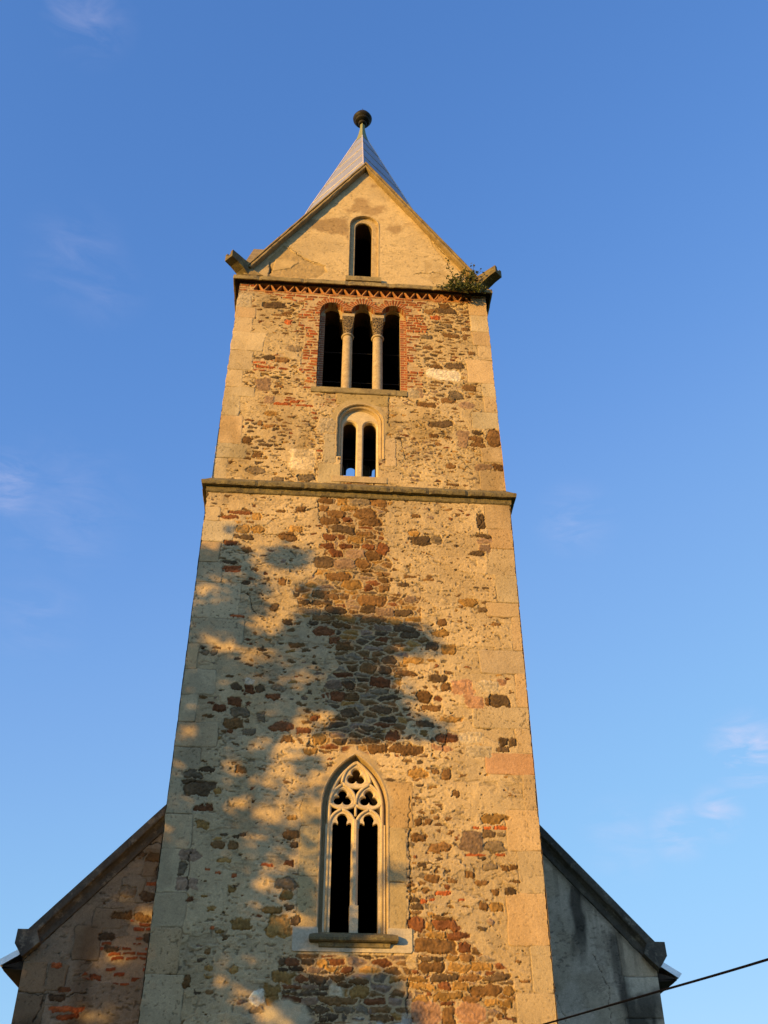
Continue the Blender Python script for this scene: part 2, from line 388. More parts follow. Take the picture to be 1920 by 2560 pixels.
# stones, quoins and areas of bare masonry read off the facade, in metres on the wall: x, z, width, height, kind
STL = [(-0.41,13.19,0.49,0.18,'o'),(-0.75,12.74,0.35,0.16,'b'),(-0.53,12.7,0.3,0.14,'b'),(-1.07,12.55,0.21,0.13,'d'),(-0.71,12.54,0.43,0.12,'d'),(-0.94,12.35,0.37,0.17,'g'),(-0.44,12.39,0.45,0.17,'d'),(-0.68,12.19,0.44,0.13,'b'),(-0.23,12.21,0.37,0.14,'o'),(-0.34,12.04,0.37,0.12,'b'),(-0.67,11.9,0.39,0.2,'r'),(-0.46,11.71,0.24,0.13,'r'),(-0.25,11.58,0.31,0.18,'b'),(-1.17,11.58,0.26,0.11,'b'),(-1.37,12.08,0.25,0.14,'d'),(-1.18,12.06,0.13,0.08,'b'),(-2.23,10.63,0.21,0.14,'d'),(-2.0,10.6,0.19,0.14,'r'),(-1.79,10.6,0.18,0.14,'d'),(-1.46,10.63,0.28,0.14,'g'),(-2.23,10.34,0.27,0.19,'r'),(-1.54,10.45,0.24,0.14,'r'),(-2.53,10.19,0.26,0.15,'r'),(-0.42,10.75,0.31,0.2,'p'),(-0.13,10.74,0.25,0.17,'d'),(-0.34,10.5,0.27,0.21,'r'),(-0.08,10.51,0.23,0.17,'b'),(-2.15,10.12,0.34,0.19,'g'),(-2.24,9.89,0.37,0.21,'b'),(-1.75,10.03,0.15,0.19,'g'),(-1.36,9.85,0.49,0.2,'r'),(-0.96,9.79,0.27,0.13,'r'),(-1.24,9.61,0.24,0.12,'b'),(-0.68,9.62,0.23,0.21,'o'),(-0.81,9.38,0.28,0.12,'o'),(-2.03,9.01,0.19,0.14,'b'),(-2.84,8.89,0.31,0.15,'g'),(-2.73,8.73,0.54,0.11,'d'),(-2.9,11.33,0.14,0.1,'g'),(-2.73,11.34,0.14,0.12,'g'),(-2.01,10.75,0.19,0.11,'w'),(-0.13,10.18,0.3,0.19,'d'),(-2.72,10.02,0.2,0.07,'b'),(-2.28,9.74,0.12,0.07,'r'),(-1.95,9.74,0.27,0.13,'g'),(-2.63,8.99,0.28,0.1,'d'),(-0.76,10.04,0.17,0.14,'r'),(0.29,12.64,0.57,0.24,'b'),(0.2,12.43,0.3,0.19,'d'),(0.54,12.39,0.35,0.19,'p'),(0.91,12.39,0.32,0.17,'d'),(2.21,12.69,0.41,0.16,'o'),(0.3,12.2,0.51,0.15,'b'),(0.72,12.19,0.32,0.15,'o'),(0.92,12.02,0.44,0.15,'d'),(0.51,12.02,0.32,0.12,'p'),(1.03,11.88,0.36,0.12,'d'),(1.05,12.7,0.22,0.19,'p'),(1.64,11.94,0.29,0.18,'o'),(1.45,11.65,0.24,0.18,'d'),(1.8,11.59,0.3,0.21,'o'),(0.61,11.31,0.29,0.18,'d'),(1.07,11.32,0.39,0.13,'o'),(0.21,11.12,0.34,0.23,'b'),(0.52,11.09,0.26,0.19,'d'),(1.56,10.95,0.36,0.17,'d'),(0.96,11.04,0.44,0.13,'b'),(0.45,10.83,0.36,0.21,'r'),(1.26,10.57,0.31,0.27,'b'),(2.01,10.78,0.41,0.3,'k'),(2.23,10.5,0.37,0.24,'k'),(2.71,10.53,0.37,0.24,'d'),(2.48,10.5,0.09,0.18,'b'),(1.71,10.79,0.21,0.17,'b'),(2.78,10.92,0.16,0.13,'k'),(2.51,10.81,0.39,0.23,'l'),(0.45,10.63,0.36,0.11,'g'),(0.47,10.26,0.38,0.15,'d'),(1.27,10.0,0.33,0.12,'d'),(1.68,9.73,0.39,0.19,'r'),(2.12,9.76,0.43,0.2,'l'),(0.93,9.48,0.59,0.21,'b'),(1.57,9.53,0.45,0.12,'k'),(0.4,9.49,0.39,0.16,'b'),(2.73,9.7,0.16,0.16,'d'),(2.9,9.68,0.16,0.16,'d'),(2.71,9.54,0.2,0.11,'d'),(1.12,9.04,0.37,0.19,'o'),(1.65,9.03,0.17,0.19,'b'),(1.45,9.07,0.15,0.1,'b'),(2.27,9.49,0.45,0.21,'l'),(1.76,10.11,0.42,0.11,'o'),(1.42,10.33,0.38,0.1,'b'),(2.5,12.52,0.21,0.13,'d'),(0.67,9.75,0.25,0.21,'r'),(0.22,9.87,0.27,0.11,'d'),(0.28,9.63,0.32,0.11,'b'),(-2.62,8.0,0.22,0.13,'o'),(-2.63,8.29,0.28,0.12,'r'),(-2.39,8.61,0.15,0.13,'o'),(-2.31,7.66,0.23,0.15,'b'),(-2.04,7.66,0.15,0.15,'b'),(-2.75,7.46,0.36,0.19,'p'),(-2.85,7.25,0.14,0.26,'g'),(-2.74,6.99,0.34,0.19,'p'),(-2.73,8.63,0.46,0.22,'d'),(-2.17,7.39,0.24,0.08,'o'),(-1.08,8.17,0.17,0.1,'o'),(-1.08,7.86,0.25,0.15,'b'),(-1.01,7.68,0.13,0.12,'d'),(-1.47,7.35,0.18,0.05,'B'),(-1.08,7.37,0.17,0.08,'r'),(-2.02,6.93,0.14,0.09,'o'),(-1.79,6.37,0.31,0.17,'o'),(-1.2,6.35,0.39,0.32,'o'),(-0.94,6.43,0.14,0.15,'d'),(-1.03,6.65,0.17,0.08,'d'),(-1.11,6.84,0.21,0.19,'o'),(-1.11,7.03,0.36,0.19,'g'),(-2.45,7.24,0.1,0.04,'B'),(-2.26,7.19,0.11,0.04,'B'),(-1.99,7.14,0.08,0.07,'B'),(-2.44,6.8,0.12,0.05,'o'),(-2.67,6.75,0.09,0.08,'r'),(-1.32,6.59,0.28,0.11,'o'),(-2.15,6.25,0.14,0.05,'o'),(-2.27,6.3,0.06,0.05,'B'),(-2.3,5.94,0.1,0.09,'b'),(-2.27,5.7,0.14,0.09,'o'),(-1.87,5.66,0.14,0.1,'o'),(-2.58,5.48,0.12,0.19,'b'),(-2.21,5.34,0.12,0.06,'b'),(-1.47,5.26,0.21,0.21,'w'),(-1.25,5.37,0.25,0.21,'o'),(-1.22,5.23,0.25,0.15,'o'),(-1.47,5.1,0.23,0.09,'g'),(-1.09,5.58,0.34,0.17,'o'),(-1.91,7.84,0.12,0.07,'d'),(-2.02,7.8,0.11,0.05,'d'),(-2.23,7.83,0.12,0.05,'d'),(-1.12,5.83,0.11,0.13,'d'),(-0.96,5.81,0.22,0.11,'r'),(-0.7,5.81,0.22,0.11,'d'),(-0.47,5.79,0.18,0.1,'o'),(-1.1,5.7,0.17,0.06,'d'),(-0.88,5.7,0.24,0.08,'d'),(-0.6,5.69,0.23,0.08,'p'),(-0.35,5.72,0.25,0.09,'o'),(-0.79,5.56,0.21,0.13,'r'),(-0.53,5.55,0.25,0.13,'d'),(-0.23,5.58,0.21,0.1,'b'),(-0.94,5.44,0.27,0.06,'r'),(-0.66,5.44,0.23,0.06,'p'),(-0.45,5.43,0.16,0.07,'d'),(-0.24,5.39,0.2,0.13,'l'),(0.12,5.39,0.32,0.18,'o'),(-1.03,5.36,0.14,0.05,'d'),(-0.48,5.34,0.2,0.05,'d'),(-0.93,5.27,0.29,0.09,'r'),(-0.66,5.23,0.24,0.13,'p'),(-0.22,5.24,0.57,0.11,'b'),(-0.72,5.1,0.24,0.11,'d'),(-0.46,5.1,0.25,0.12,'d'),(-0.44,4.98,0.13,0.08,'d'),(-0.1,5.12,0.29,0.1,'g'),(0.12,5.54,0.28,0.09,'b'),(-0.07,5.71,0.18,0.09,'r'),(1.12,7.87,0.28,0.15,'b'),(1.11,8.14,0.13,0.13,'b'),(1.29,8.17,0.13,0.1,'b'),(1.8,8.67,0.16,0.13,'b'),(1.14,8.52,0.1,0.07,'g'),(1.46,7.71,0.38,0.15,'b'),(2.03,7.82,0.4,0.38,'p'),(2.43,7.75,0.37,0.2,'g'),(2.45,8.24,0.46,0.18,'o'),(2.37,7.97,0.25,0.12,'d'),(2.56,7.95,0.14,0.08,'g'),(2.55,8.08,0.19,0.06,'B'),(2.32,8.07,0.14,0.05,'B'),(2.12,8.07,0.1,0.05,'B'),(2.08,7.59,0.39,0.04,'B'),(2.53,7.61,0.15,0.04,'B'),(1.16,7.39,0.14,0.1,'d'),(2.35,7.4,0.22,0.11,'g'),(2.58,7.38,0.16,0.1,'b'),(2.74,7.39,0.12,0.09,'b'),(1.97,7.25,0.16,0.11,'b'),(1.32,7.18,0.26,0.11,'b'),(2.17,7.13,0.21,0.07,'b'),(1.69,7.14,0.17,0.06,'b'),(2.76,7.16,0.12,0.05,'b'),(1.49,6.94,0.22,0.07,'B'),(1.17,6.79,0.12,0.07,'B'),(1.32,6.83,0.1,0.04,'B'),(1.82,6.83,0.11,0.04,'B'),(2.4,6.97,0.14,0.11,'b'),(2.66,6.99,0.22,0.13,'d'),(2.19,6.72,0.15,0.15,'b'),(2.41,6.73,0.22,0.14,'o'),(1.01,6.82,0.19,0.11,'d'),(1.06,6.7,0.2,0.1,'d'),(1.06,6.44,0.29,0.22,'r'),(1.26,6.38,0.12,0.14,'o'),(1.54,6.42,0.42,0.17,'r'),(1.47,6.54,0.34,0.06,'b'),(1.72,6.26,0.42,0.1,'r'),(1.36,6.26,0.38,0.09,'o'),(1.35,6.09,0.69,0.23,'b'),(1.83,6.07,0.21,0.16,'r'),(1.19,5.9,0.18,0.08,'d'),(1.39,5.9,0.19,0.08,'d'),(1.63,5.91,0.22,0.09,'o'),(1.88,5.92,0.25,0.11,'b'),(1.27,5.76,0.44,0.16,'b'),(1.74,5.77,0.35,0.13,'o'),(2.12,5.8,0.36,0.14,'o'),(1.01,5.69,0.12,0.05,'r'),(1.48,5.61,0.45,0.11,'d'),(1.91,5.62,0.35,0.1,'b'),(2.34,5.62,0.42,0.13,'d'),(1.06,5.59,0.32,0.08,'o'),(1.15,5.48,0.5,0.09,'o'),(1.49,5.49,0.19,0.1,'r'),(1.74,5.48,0.24,0.13,'o'),(2.14,5.44,0.52,0.17,'b'),(2.5,5.44,0.17,0.13,'o'),(1.23,5.37,0.09,0.05,'r'),(1.52,5.34,0.46,0.13,'o'),(1.91,5.3,0.29,0.11,'b'),(1.09,5.25,0.25,0.15,'o'),(2.22,5.26,0.24,0.1,'o'),(2.46,5.25,0.22,0.1,'o'),(1.51,5.23,0.23,0.05,'r'),(1.17,5.08,0.48,0.33,'k'),(1.54,5.05,0.19,0.23,'b'),(1.87,5.09,0.43,0.31,'k'),(2.35,5.07,0.11,0.07,'b'),(2.7,5.88,0.12,0.04,'b'),(2.78,5.58,0.16,0.04,'b'),(0.89,4.97,0.14,0.08,'b'),(-0.47,14.78,0.41,0.18,'b'),(0.12,14.79,0.46,0.29,'b'),(-0.6,14.59,0.43,0.2,'b'),(-0.26,14.64,0.23,0.14,'r'),(0.23,14.59,0.5,0.23,'b'),(-0.32,14.37,0.5,0.2,'d'),(-0.63,14.15,0.27,0.18,'r'),(-0.65,13.93,0.29,0.16,'r'),(0.11,14.3,0.32,0.11,'b'),(-0.07,14.13,0.34,0.17,'o'),(-0.27,13.94,0.29,0.14,'r'),(0.21,13.95,0.27,0.14,'r'),(-0.47,13.77,0.29,0.17,'r'),(-0.08,13.75,0.36,0.24,'p'),(0.31,13.74,0.36,0.24,'b'),(-0.7,13.52,0.44,0.27,'d'),(0.08,13.51,0.4,0.21,'b'),(-0.3,13.49,0.44,0.24,'p'),(0.5,13.91,0.23,0.27,'r'),(-0.4,13.19,0.51,0.21,'b'),(-0.13,13.0,0.42,0.23,'o'),(0.19,12.94,0.18,0.16,'r'),(0.5,12.95,0.24,0.13,'b'),(0.01,15.12,0.49,0.21,'g'),(0.41,15.12,0.3,0.21,'b'),(-0.38,15.11,0.23,0.2,'o'),(-0.73,15.12,0.3,0.18,'b'),(-0.77,14.91,0.18,0.17,'b'),(-0.22,14.94,0.42,0.13,'o'),(-1.49,14.12,0.4,0.21,'b'),(-2.1,14.27,0.31,0.19,'o'),(-2.42,14.27,0.27,0.19,'o'),(-1.32,14.33,0.27,0.16,'o'),(-2.31,14.07,0.27,0.12,'d'),(-2.51,14.08,0.16,0.12,'d'),(-2.65,13.91,0.26,0.1,'r'),(-2.31,13.75,0.22,0.16,'b'),(-2.71,14.57,0.4,0.09,'r'),(-2.49,14.68,0.5,0.09,'r'),(-2.17,14.6,0.18,0.17,'o'),(-2.55,13.3,0.35,0.09,'B'),(-2.55,13.22,0.32,0.08,'B'),(-2.59,13.43,0.3,0.08,'d'),(1.28,14.17,0.41,0.22,'d'),(1.62,14.21,0.19,0.21,'g'),(1.16,14.35,0.25,0.14,'o'),(2.63,14.23,0.32,0.15,'p'),(2.64,14.04,0.28,0.17,'p'),(2.61,14.35,0.32,0.1,'d'),(1.2,14.82,0.23,0.1,'b'),(2.45,13.9,0.32,0.12,'d'),(-1.23,14.85,0.21,0.14,'b'),(2.59,14.75,0.16,0.4,'d'),(0.92,13.05,0.2,0.1,'d'),(1.06,13.25,0.24,0.06,'b'),(1.43,13.2,0.22,0.06,'b'),(1.67,12.2,0.19,0.14,'b'),(2.73,12.21,0.24,0.08,'b'),(-1.66,14.77,0.18,0.07,'b'),(-1.53,13.01,0.17,0.16,'b'),(-2.35,12.16,0.25,0.06,'B'),(-2.26,12.93,0.17,0.11,'d'),(-1.65,12.4,0.17,0.15,'d')]
STU = [(-2.26,21.23,0.57,0.21,'d'),(-1.92,20.97,0.28,0.1,'b'),(-2.08,20.89,0.38,0.07,'b'),(2.16,21.38,0.54,0.25,'d'),(1.7,21.33,0.29,0.18,'b'),(2.23,20.48,0.43,0.14,'b'),(2.58,20.44,0.13,0.12,'b'),(2.62,20.75,0.29,0.14,'b'),(1.61,20.02,0.26,0.12,'b'),(1.6,20.39,0.29,0.14,'g'),(2.25,19.44,0.45,0.23,'d'),(1.83,19.38,0.33,0.16,'b'),(1.96,19.13,0.77,0.32,'w'),(-1.66,19.74,0.37,0.2,'g'),(-2.24,19.4,0.32,0.14,'d'),(-1.94,19.33,0.36,0.19,'b'),(-2.33,18.5,0.38,0.37,'p'),(-2.15,18.03,0.22,0.24,'p'),(2.05,18.29,0.34,0.15,'b'),(2.47,18.16,0.41,0.22,'p'),(1.84,17.53,0.63,0.21,'d'),(1.67,17.18,0.24,0.13,'b'),(2.35,17.11,0.27,0.47,'p'),(1.37,18.46,0.17,0.28,'p'),(1.25,18.45,0.23,0.25,'l'),(2.01,16.29,0.22,0.14,'b'),(2.17,20.82,0.24,0.17,'g'),(1.84,21.11,0.24,0.13,'B'),(2.1,21.55,0.3,0.18,'b'),(-1.91,18.47,0.22,0.09,'b'),(-2.29,17.3,0.13,0.17,'b'),(-2.11,17.23,0.26,0.1,'b'),(-2.55,16.77,0.26,0.17,'b'),(-2.12,16.65,0.36,0.08,'d'),(-2.05,17.61,0.31,0.12,'o'),(-2.27,16.34,0.25,0.14,'b'),(-2.28,15.92,0.38,0.22,'g'),(-1.29,16.29,0.55,0.55,'l'),(-0.77,17.32,0.35,0.41,'l'),(1.75,16.93,0.22,0.09,'b'),(2.24,18.46,0.32,0.28,'g'),(1.54,18.13,0.43,0.15,'b'),(2.57,18.73,0.35,0.19,'b'),(-1.18,15.77,0.38,0.19,'g'),(-1.8,15.68,0.29,0.13,'g'),(2.68,17.31,0.25,0.13,'d'),(2.67,17.13,0.31,0.15,'b'),(2.68,16.96,0.33,0.14,'b'),(3.07,17.19,0.36,0.53,'b'),(2.75,16.31,0.39,0.17,'p'),(3.08,16.33,0.26,0.18,'b'),(2.04,15.77,0.26,0.07,'b'),(-0.91,16.56,0.15,0.06,'B'),(-1.85,17.93,0.4,0.07,'B'),(-1.55,18.01,0.27,0.07,'B'),(-1.32,17.9,0.4,0.06,'B'),(-1.11,17.69,0.15,0.06,'B'),(-2.33,19.07,0.45,0.08,'B'),(-2.48,19.22,0.27,0.06,'B'),(-1.87,20.67,0.19,0.15,'B'),(2.7,19.91,0.19,0.12,'b'),(-3.11,21.37,0.47,0.42,'l')]
QL = [(-3.4,14.44,-2.93,14.81),(-3.4,13.92,-2.6,14.45),(-3.4,13.41,-2.84,13.91),(-3.4,12.92,-2.75,13.41),(-3.4,12.09,-2.34,12.93),(-3.4,11.53,-2.2,12.09),(-3.4,10.96,-3.02,11.52),(-3.4,10.45,-2.64,10.97),(-3.4,9.89,-2.92,10.44),(-3.4,9.41,-2.5,9.89),(-3.4,8.81,-2.77,9.4),(-3.4,8.17,-2.56,8.81),(-3.4,7.57,-2.76,8.17),(-3.4,6.84,-2.9,7.57),(-3.4,6.3,-2.72,6.84),(-3.4,5.59,-2.74,6.3),(-3.4,4.86,-2.61,5.59)]
QR = [(2.69,14.55,3.4,15.5),(2.72,14.04,3.4,14.55),(2.64,13.38,3.4,14.03),(2.8,12.72,3.4,13.38),(2.57,12.38,3.4,12.71),(3.05,11.62,3.4,12.39),(2.37,11.1,3.4,11.61),(3.03,10.42,3.4,11.12),(2.18,9.96,3.4,10.4),(2.95,9.48,3.4,9.97),(2.35,9.06,3.4,9.47),(3.02,8.41,3.4,9.07),(2.65,7.68,3.4,8.41),(2.8,6.96,3.4,7.68),(2.56,6.12,3.4,6.96),(2.9,5.41,3.4,6.13),(2.61,4.75,3.4,5.4)]
UQL = [(-3.4,21.09,-2.85,21.55),(-3.4,20.72,-2.7,21.1),(-3.4,20.21,-2.74,20.72),(-3.4,19.59,-2.42,20.22),(-3.4,18.94,-2.64,19.58),(-3.4,18.37,-2.82,18.93),(-3.4,18.08,-2.5,18.38),(-3.4,17.47,-2.81,18.07),(-3.4,16.65,-2.69,17.48),(-3.4,16.23,-2.53,16.65),(-3.4,15.63,-2.91,16.22)]
UQR = [(2.73,21.26,3.4,21.84),(2.74,20.67,3.4,21.27),(2.75,20.19,3.4,20.67),(2.87,19.69,3.4,20.19),(2.55,18.9,3.4,19.68),(2.89,18.47,3.4,18.91),(2.91,17.98,3.4,18.47),(2.58,17.45,3.4,17.97),(2.91,16.91,3.4,17.47),(2.73,16.45,3.4,16.9),(2.93,16.23,3.4,16.46),(2.64,15.65,3.4,16.22)]
STRIP = [(-0.87,15.23),(-0.85,14.59),(-0.71,14.37),(-0.72,13.6),(-0.84,13.22),(-1.26,12.79),(-1.19,12.33),(-0.84,11.95),(-0.36,11.59),(-0.31,11.12),(-0.59,10.92),(-0.58,10.65),(-0.45,10.38),(-0.24,10.21),(-0.75,9.85),(-0.97,9.5),(-0.54,9.39),(0.6,9.39),(0.68,9.73),(0.93,10.04),(0.77,10.43),(0.86,11.16),(0.94,11.5),(1.54,11.67),(1.25,11.95),(1.27,12.85),(0.57,12.82),(0.57,14.22),(0.52,14.67),(0.62,15.31)]
LOWL = [(-1.18,5.9),(0.79,5.97),(0.94,5.61),(0.86,4.93),(-0.86,4.91),(-1.16,5.58)]
LOWR = [(0.96,6.58),(1.76,6.48),(2.01,6.0),(2.32,5.85),(2.61,5.6),(2.6,4.96),(0.86,4.93),(1.02,5.61)]
MIDL = [(-2.99,10.87),(-0.8,11.1),(-0.66,9.39),(-2.45,9.49),(-2.91,10.12)]
MIDR = [(1.4,11.09),(2.95,11.11),(2.91,9.42),(0.68,9.35),(0.93,10.48)]
UBL = [(-1.7,20.99),(-1.19,21.46),(-1.0,21.48),(-1.03,18.47),(-1.39,18.45),(-1.47,19.26),(-1.4,20.12)]
UBR = [(0.9,21.63),(1.48,21.47),(1.54,20.7),(1.26,20.13),(1.34,19.47),(1.48,19.22),(1.37,18.61),(1.01,18.59)]
UTOP = [(-3.1,21.8),(3.24,22.13),(3.17,21.83),(1.24,21.52),(0.75,21.59),(-1.19,21.39),(-1.82,21.41),(-2.51,21.64),(-3.08,21.55)]
UP1 = [(-2.63,19.4),(-1.86,19.56),(-1.83,19.01),(-2.59,18.92)]
UP2 = [(-2.13,18.15),(-1.06,18.1),(-1.05,17.86),(-2.11,17.85)]
UP3 = [(-0.99,18.44),(-0.67,18.47),(-0.64,17.5),(-0.95,17.51)]

# ---------------------------------------------------------------- materials
def new_mat(name):
    m = bpy.data.materials.new(name); m.use_nodes = True
    nt = m.node_tree; return m, nt, nt.nodes['Principled BSDF']
def noise_node(nt, scale, detail=4, rough=.55, vec=None):
    n = nt.nodes.new('ShaderNodeTexNoise'); n.inputs['Scale'].default_value = scale; n.inputs['Detail'].default_value = detail; n.inputs['Roughness'].default_value = rough
    if vec: nt.links.new(vec, n.inputs['Vector'])
    return n
def ramp_mul(nt, col_out, fac_out, lo, hi):
    r = nt.nodes.new('ShaderNodeMapRange'); r.inputs[3].default_value = lo; r.inputs[4].default_value = hi
    r.inputs[1].default_value = .25; r.inputs[2].default_value = .75
    nt.links.new(fac_out, r.inputs[0])
    v = nt.nodes.new('ShaderNodeVectorMath'); v.operation = 'SCALE'
    nt.links.new(col_out, v.inputs[0]); nt.links.new(r.outputs[0], v.inputs['Scale'])
    return v.outputs[0]
def masonry_mat():
    m, nt, b = new_mat('masonry'); L = nt.links
    a = nt.nodes.new('ShaderNodeAttribute'); a.attribute_name = 'Col'
    tc = nt.nodes.new('ShaderNodeTexCoord')
    n1 = noise_node(nt, 55, 4, .6, tc.outputs['Object']); n2 = noise_node(nt, 160, 2, .5, tc.outputs['Object'])
    c = ramp_mul(nt, a.outputs['Color'], n1.outputs[0], .82, 1.16); c = ramp_mul(nt, c, n2.outputs[0], .88, 1.1)
    L.new(c, b.inputs['Base Color']); b.inputs['Roughness'].default_value = .95; b.inputs['Specular IOR Level'].default_value = .15
    bp = nt.nodes.new('ShaderNodeBump'); bp.inputs['Strength'].default_value = .55; bp.inputs['Distance'].default_value = .012
    L.new(n1.outputs[0], bp.inputs['Height']); L.new(bp.outputs[0], b.inputs['Normal'])
    return m
def stone_mat(name, col, col2, scale=6, bump=.5, spots=None, rough=.93):
    m, nt, b = new_mat(name); L = nt.links
    tc = nt.nodes.new('ShaderNodeTexCoord')
    n = noise_node(nt, scale, 6, .62, tc.outputs['Object']); f = noise_node(nt, scale*9, 4, .6, tc.outputs['Object'])
    r = nt.nodes.new('ShaderNodeMapRange'); r.inputs[1].default_value = .36; r.inputs[2].default_value = .64; L.new(n.outputs[0], r.inputs[0])
    mx = nt.nodes.new('ShaderNodeMix'); mx.data_type = 'RGBA'; mx.inputs[6].default_value = (*col, 1); mx.inputs[7].default_value = (*col2, 1)
    L.new(r.outputs[0], mx.inputs[0]); c = mx.outputs[2]
    if spots:
        sp = noise_node(nt, scale*2.2, 5, .7, tc.outputs['Object'])
        r2 = nt.nodes.new('ShaderNodeMapRange'); r2.inputs[1].default_value = .55; r2.inputs[2].default_value = .66; L.new(sp.outputs[0], r2.inputs[0])
        m2 = nt.nodes.new('ShaderNodeMix'); m2.data_type = 'RGBA'; L.new(r2.outputs[0], m2.inputs[0]); L.new(c, m2.inputs[6]); m2.inputs[7].default_value = (*spots, 1); c = m2.outputs[2]
    c = ramp_mul(nt, c, f.outputs[0], .78, 1.2)
    L.new(c, b.inputs['Base Color']); b.inputs['Roughness'].default_value = rough; b.inputs['Specular IOR Level'].default_value = .2
    bp = nt.nodes.new('ShaderNodeBump'); bp.inputs['Strength'].default_value = bump; bp.inputs['Distance'].default_value = .02
    ad = nt.nodes.new('ShaderNodeMath'); ad.operation = 'ADD'; L.new(n.outputs[0], ad.inputs[0]); L.new(f.outputs[0], ad.inputs[1])
    L.new(ad.outputs[0], bp.inputs['Height']); L.new(bp.outputs[0], b.inputs['Normal'])
    return m
M_WALL = masonry_mat()
M_ASH = stone_mat('ashlar', (.50,.378,.21), (.39,.295,.16), 5)
M_TRAC = stone_mat('tracery_stone', (.62,.50,.31), (.52,.41,.245), 6, .3)
M_COL = stone_mat('column_stone', (.50,.395,.24), (.39,.295,.17), 9, .4, (.28,.21,.12))
M_DARK = stone_mat('weathered_stone', (.20,.155,.075), (.12,.095,.05), 4, .7, (.27,.23,.09))
M_CORN = stone_mat('cornice_stone', (.34,.27,.13), (.22,.17,.085), 3, .5, (.12,.10,.07))
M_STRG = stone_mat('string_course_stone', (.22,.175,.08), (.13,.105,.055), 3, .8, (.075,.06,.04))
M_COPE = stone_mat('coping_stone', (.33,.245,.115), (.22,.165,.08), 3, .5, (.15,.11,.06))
M_NCOPE = stone_mat('nave_coping_stone', (.12,.105,.078), (.065,.058,.047), 2.2, .6, (.20,.175,.125))
M_SLAB = stone_mat('smooth_render', (.55,.47,.33), (.50,.42,.29), 3, .15)
M_INSIDE = stone_mat('inside_darkness', (.02,.016,.012), (.012,.01,.008), 2, .4)  # near-black colour paints in the darkness inside the tower
M_SHADED = stone_mat('shaded_plaster', (.10,.065,.03), (.06,.04,.02), 4, .5)  # reveal plaster darkened in colour to stand in for shade inside the openings
M_PLAS = stone_mat('reveal_plaster', (.52,.40,.22), (.40,.30,.16), 5, .6, (.28,.20,.11))
M_WOOD = stone_mat('dark_boards', (.06,.045,.035), (.035,.028,.022), 3, .5)
M_COPPER = stone_mat('copper_patina', (.27,.28,.13), (.22,.24,.13), 3, .2, None, .6)
M_BULB = stone_mat('tarnished_copper', (.03,.026,.012), (.015,.013,.009), 8, .3, None, .55)
M_ROOFT = stone_mat('roof_tiles', (.20,.09,.05), (.13,.06,.04), 3, .6)
M_BARK = stone_mat('bark', (.10,.075,.05), (.06,.045,.03), 6, .9)
M_GRASS = stone_mat('grass', (.06,.09,.025), (.04,.065,.02), .8, .5)
def metal_mat(name, col, rough, metallic, sc1=2.5):
    m, nt, b = new_mat(name); tc = nt.nodes.new('ShaderNodeTexCoord')
    n = noise_node(nt, sc1, 5, .6, tc.outputs['Object'])
    rgb = nt.nodes.new('ShaderNodeRGB'); rgb.outputs[0].default_value = (*col, 1)
    nt.links.new(ramp_mul(nt, rgb.outputs[0], n.outputs[0], .82, 1.15), b.inputs['Base Color'])
    b.inputs['Metallic'].default_value = metallic; b.inputs['Roughness'].default_value = rough
    bp = nt.nodes.new('ShaderNodeBump'); bp.inputs['Strength'].default_value = .12; bp.inputs['Distance'].default_value = .05
    nt.links.new(n.outputs[0], bp.inputs['Height']); nt.links.new(bp.outputs[0], b.inputs['Normal'])
    return m
M_ZINC = metal_mat('zinc_sheet', (.31,.325,.385), .5, .25)
M_FLASH = metal_mat('flashing', (.75,.75,.75), .35, .8)
M_IRON = metal_mat('iron', (.05,.045,.045), .6, .5)
M_CABLE = metal_mat('cable_sheath', (.003,.003,.006), .9, 0)
M_CABLE.node_tree.nodes['Principled BSDF'].inputs['Specular IOR Level'].default_value = .05
def brick_mat():
    m, nt, b = new_mat('reveal_brick'); L = nt.links
    tc = nt.nodes.new('ShaderNodeTexCoord'); sp = nt.nodes.new('ShaderNodeSeparateXYZ'); L.new(tc.outputs['Object'], sp.inputs[0])
    ad = nt.nodes.new('ShaderNodeMath'); ad.operation = 'ADD'; L.new(sp.outputs[0], ad.inputs[0]); L.new(sp.outputs[1], ad.inputs[1])
    cb = nt.nodes.new('ShaderNodeCombineXYZ'); L.new(ad.outputs[0], cb.inputs[0]); L.new(sp.outputs[2], cb.inputs[1])
    bk = nt.nodes.new('ShaderNodeTexBrick'); L.new(cb.outputs[0], bk.inputs['Vector'])
    bk.inputs['Scale'].default_value = 1; bk.inputs['Brick Width'].default_value = .26; bk.inputs['Row Height'].default_value = .078; bk.inputs['Mortar Size'].default_value = .012; bk.inputs['Mortar Smooth'].default_value = .4
    bk.inputs['Color1'].default_value = (.34,.10,.035,1); bk.inputs['Color2'].default_value = (.20,.07,.03,1); bk.inputs['Mortar'].default_value = (.44,.32,.18,1)
    n = noise_node(nt, 14, 5, .65, tc.outputs['Object'])
    L.new(ramp_mul(nt, bk.outputs[0], n.outputs[0], .6, 1.3), b.inputs['Base Color']); b.inputs['Roughness'].default_value = .95
    bp = nt.nodes.new('ShaderNodeBump'); bp.inputs['Strength'].default_value = .6; bp.inputs['Distance'].default_value = .02; L.new(n.outputs[0], bp.inputs['Height']); L.new(bp.outputs[0], b.inputs['Normal'])
    return m
M_BRICK = brick_mat()
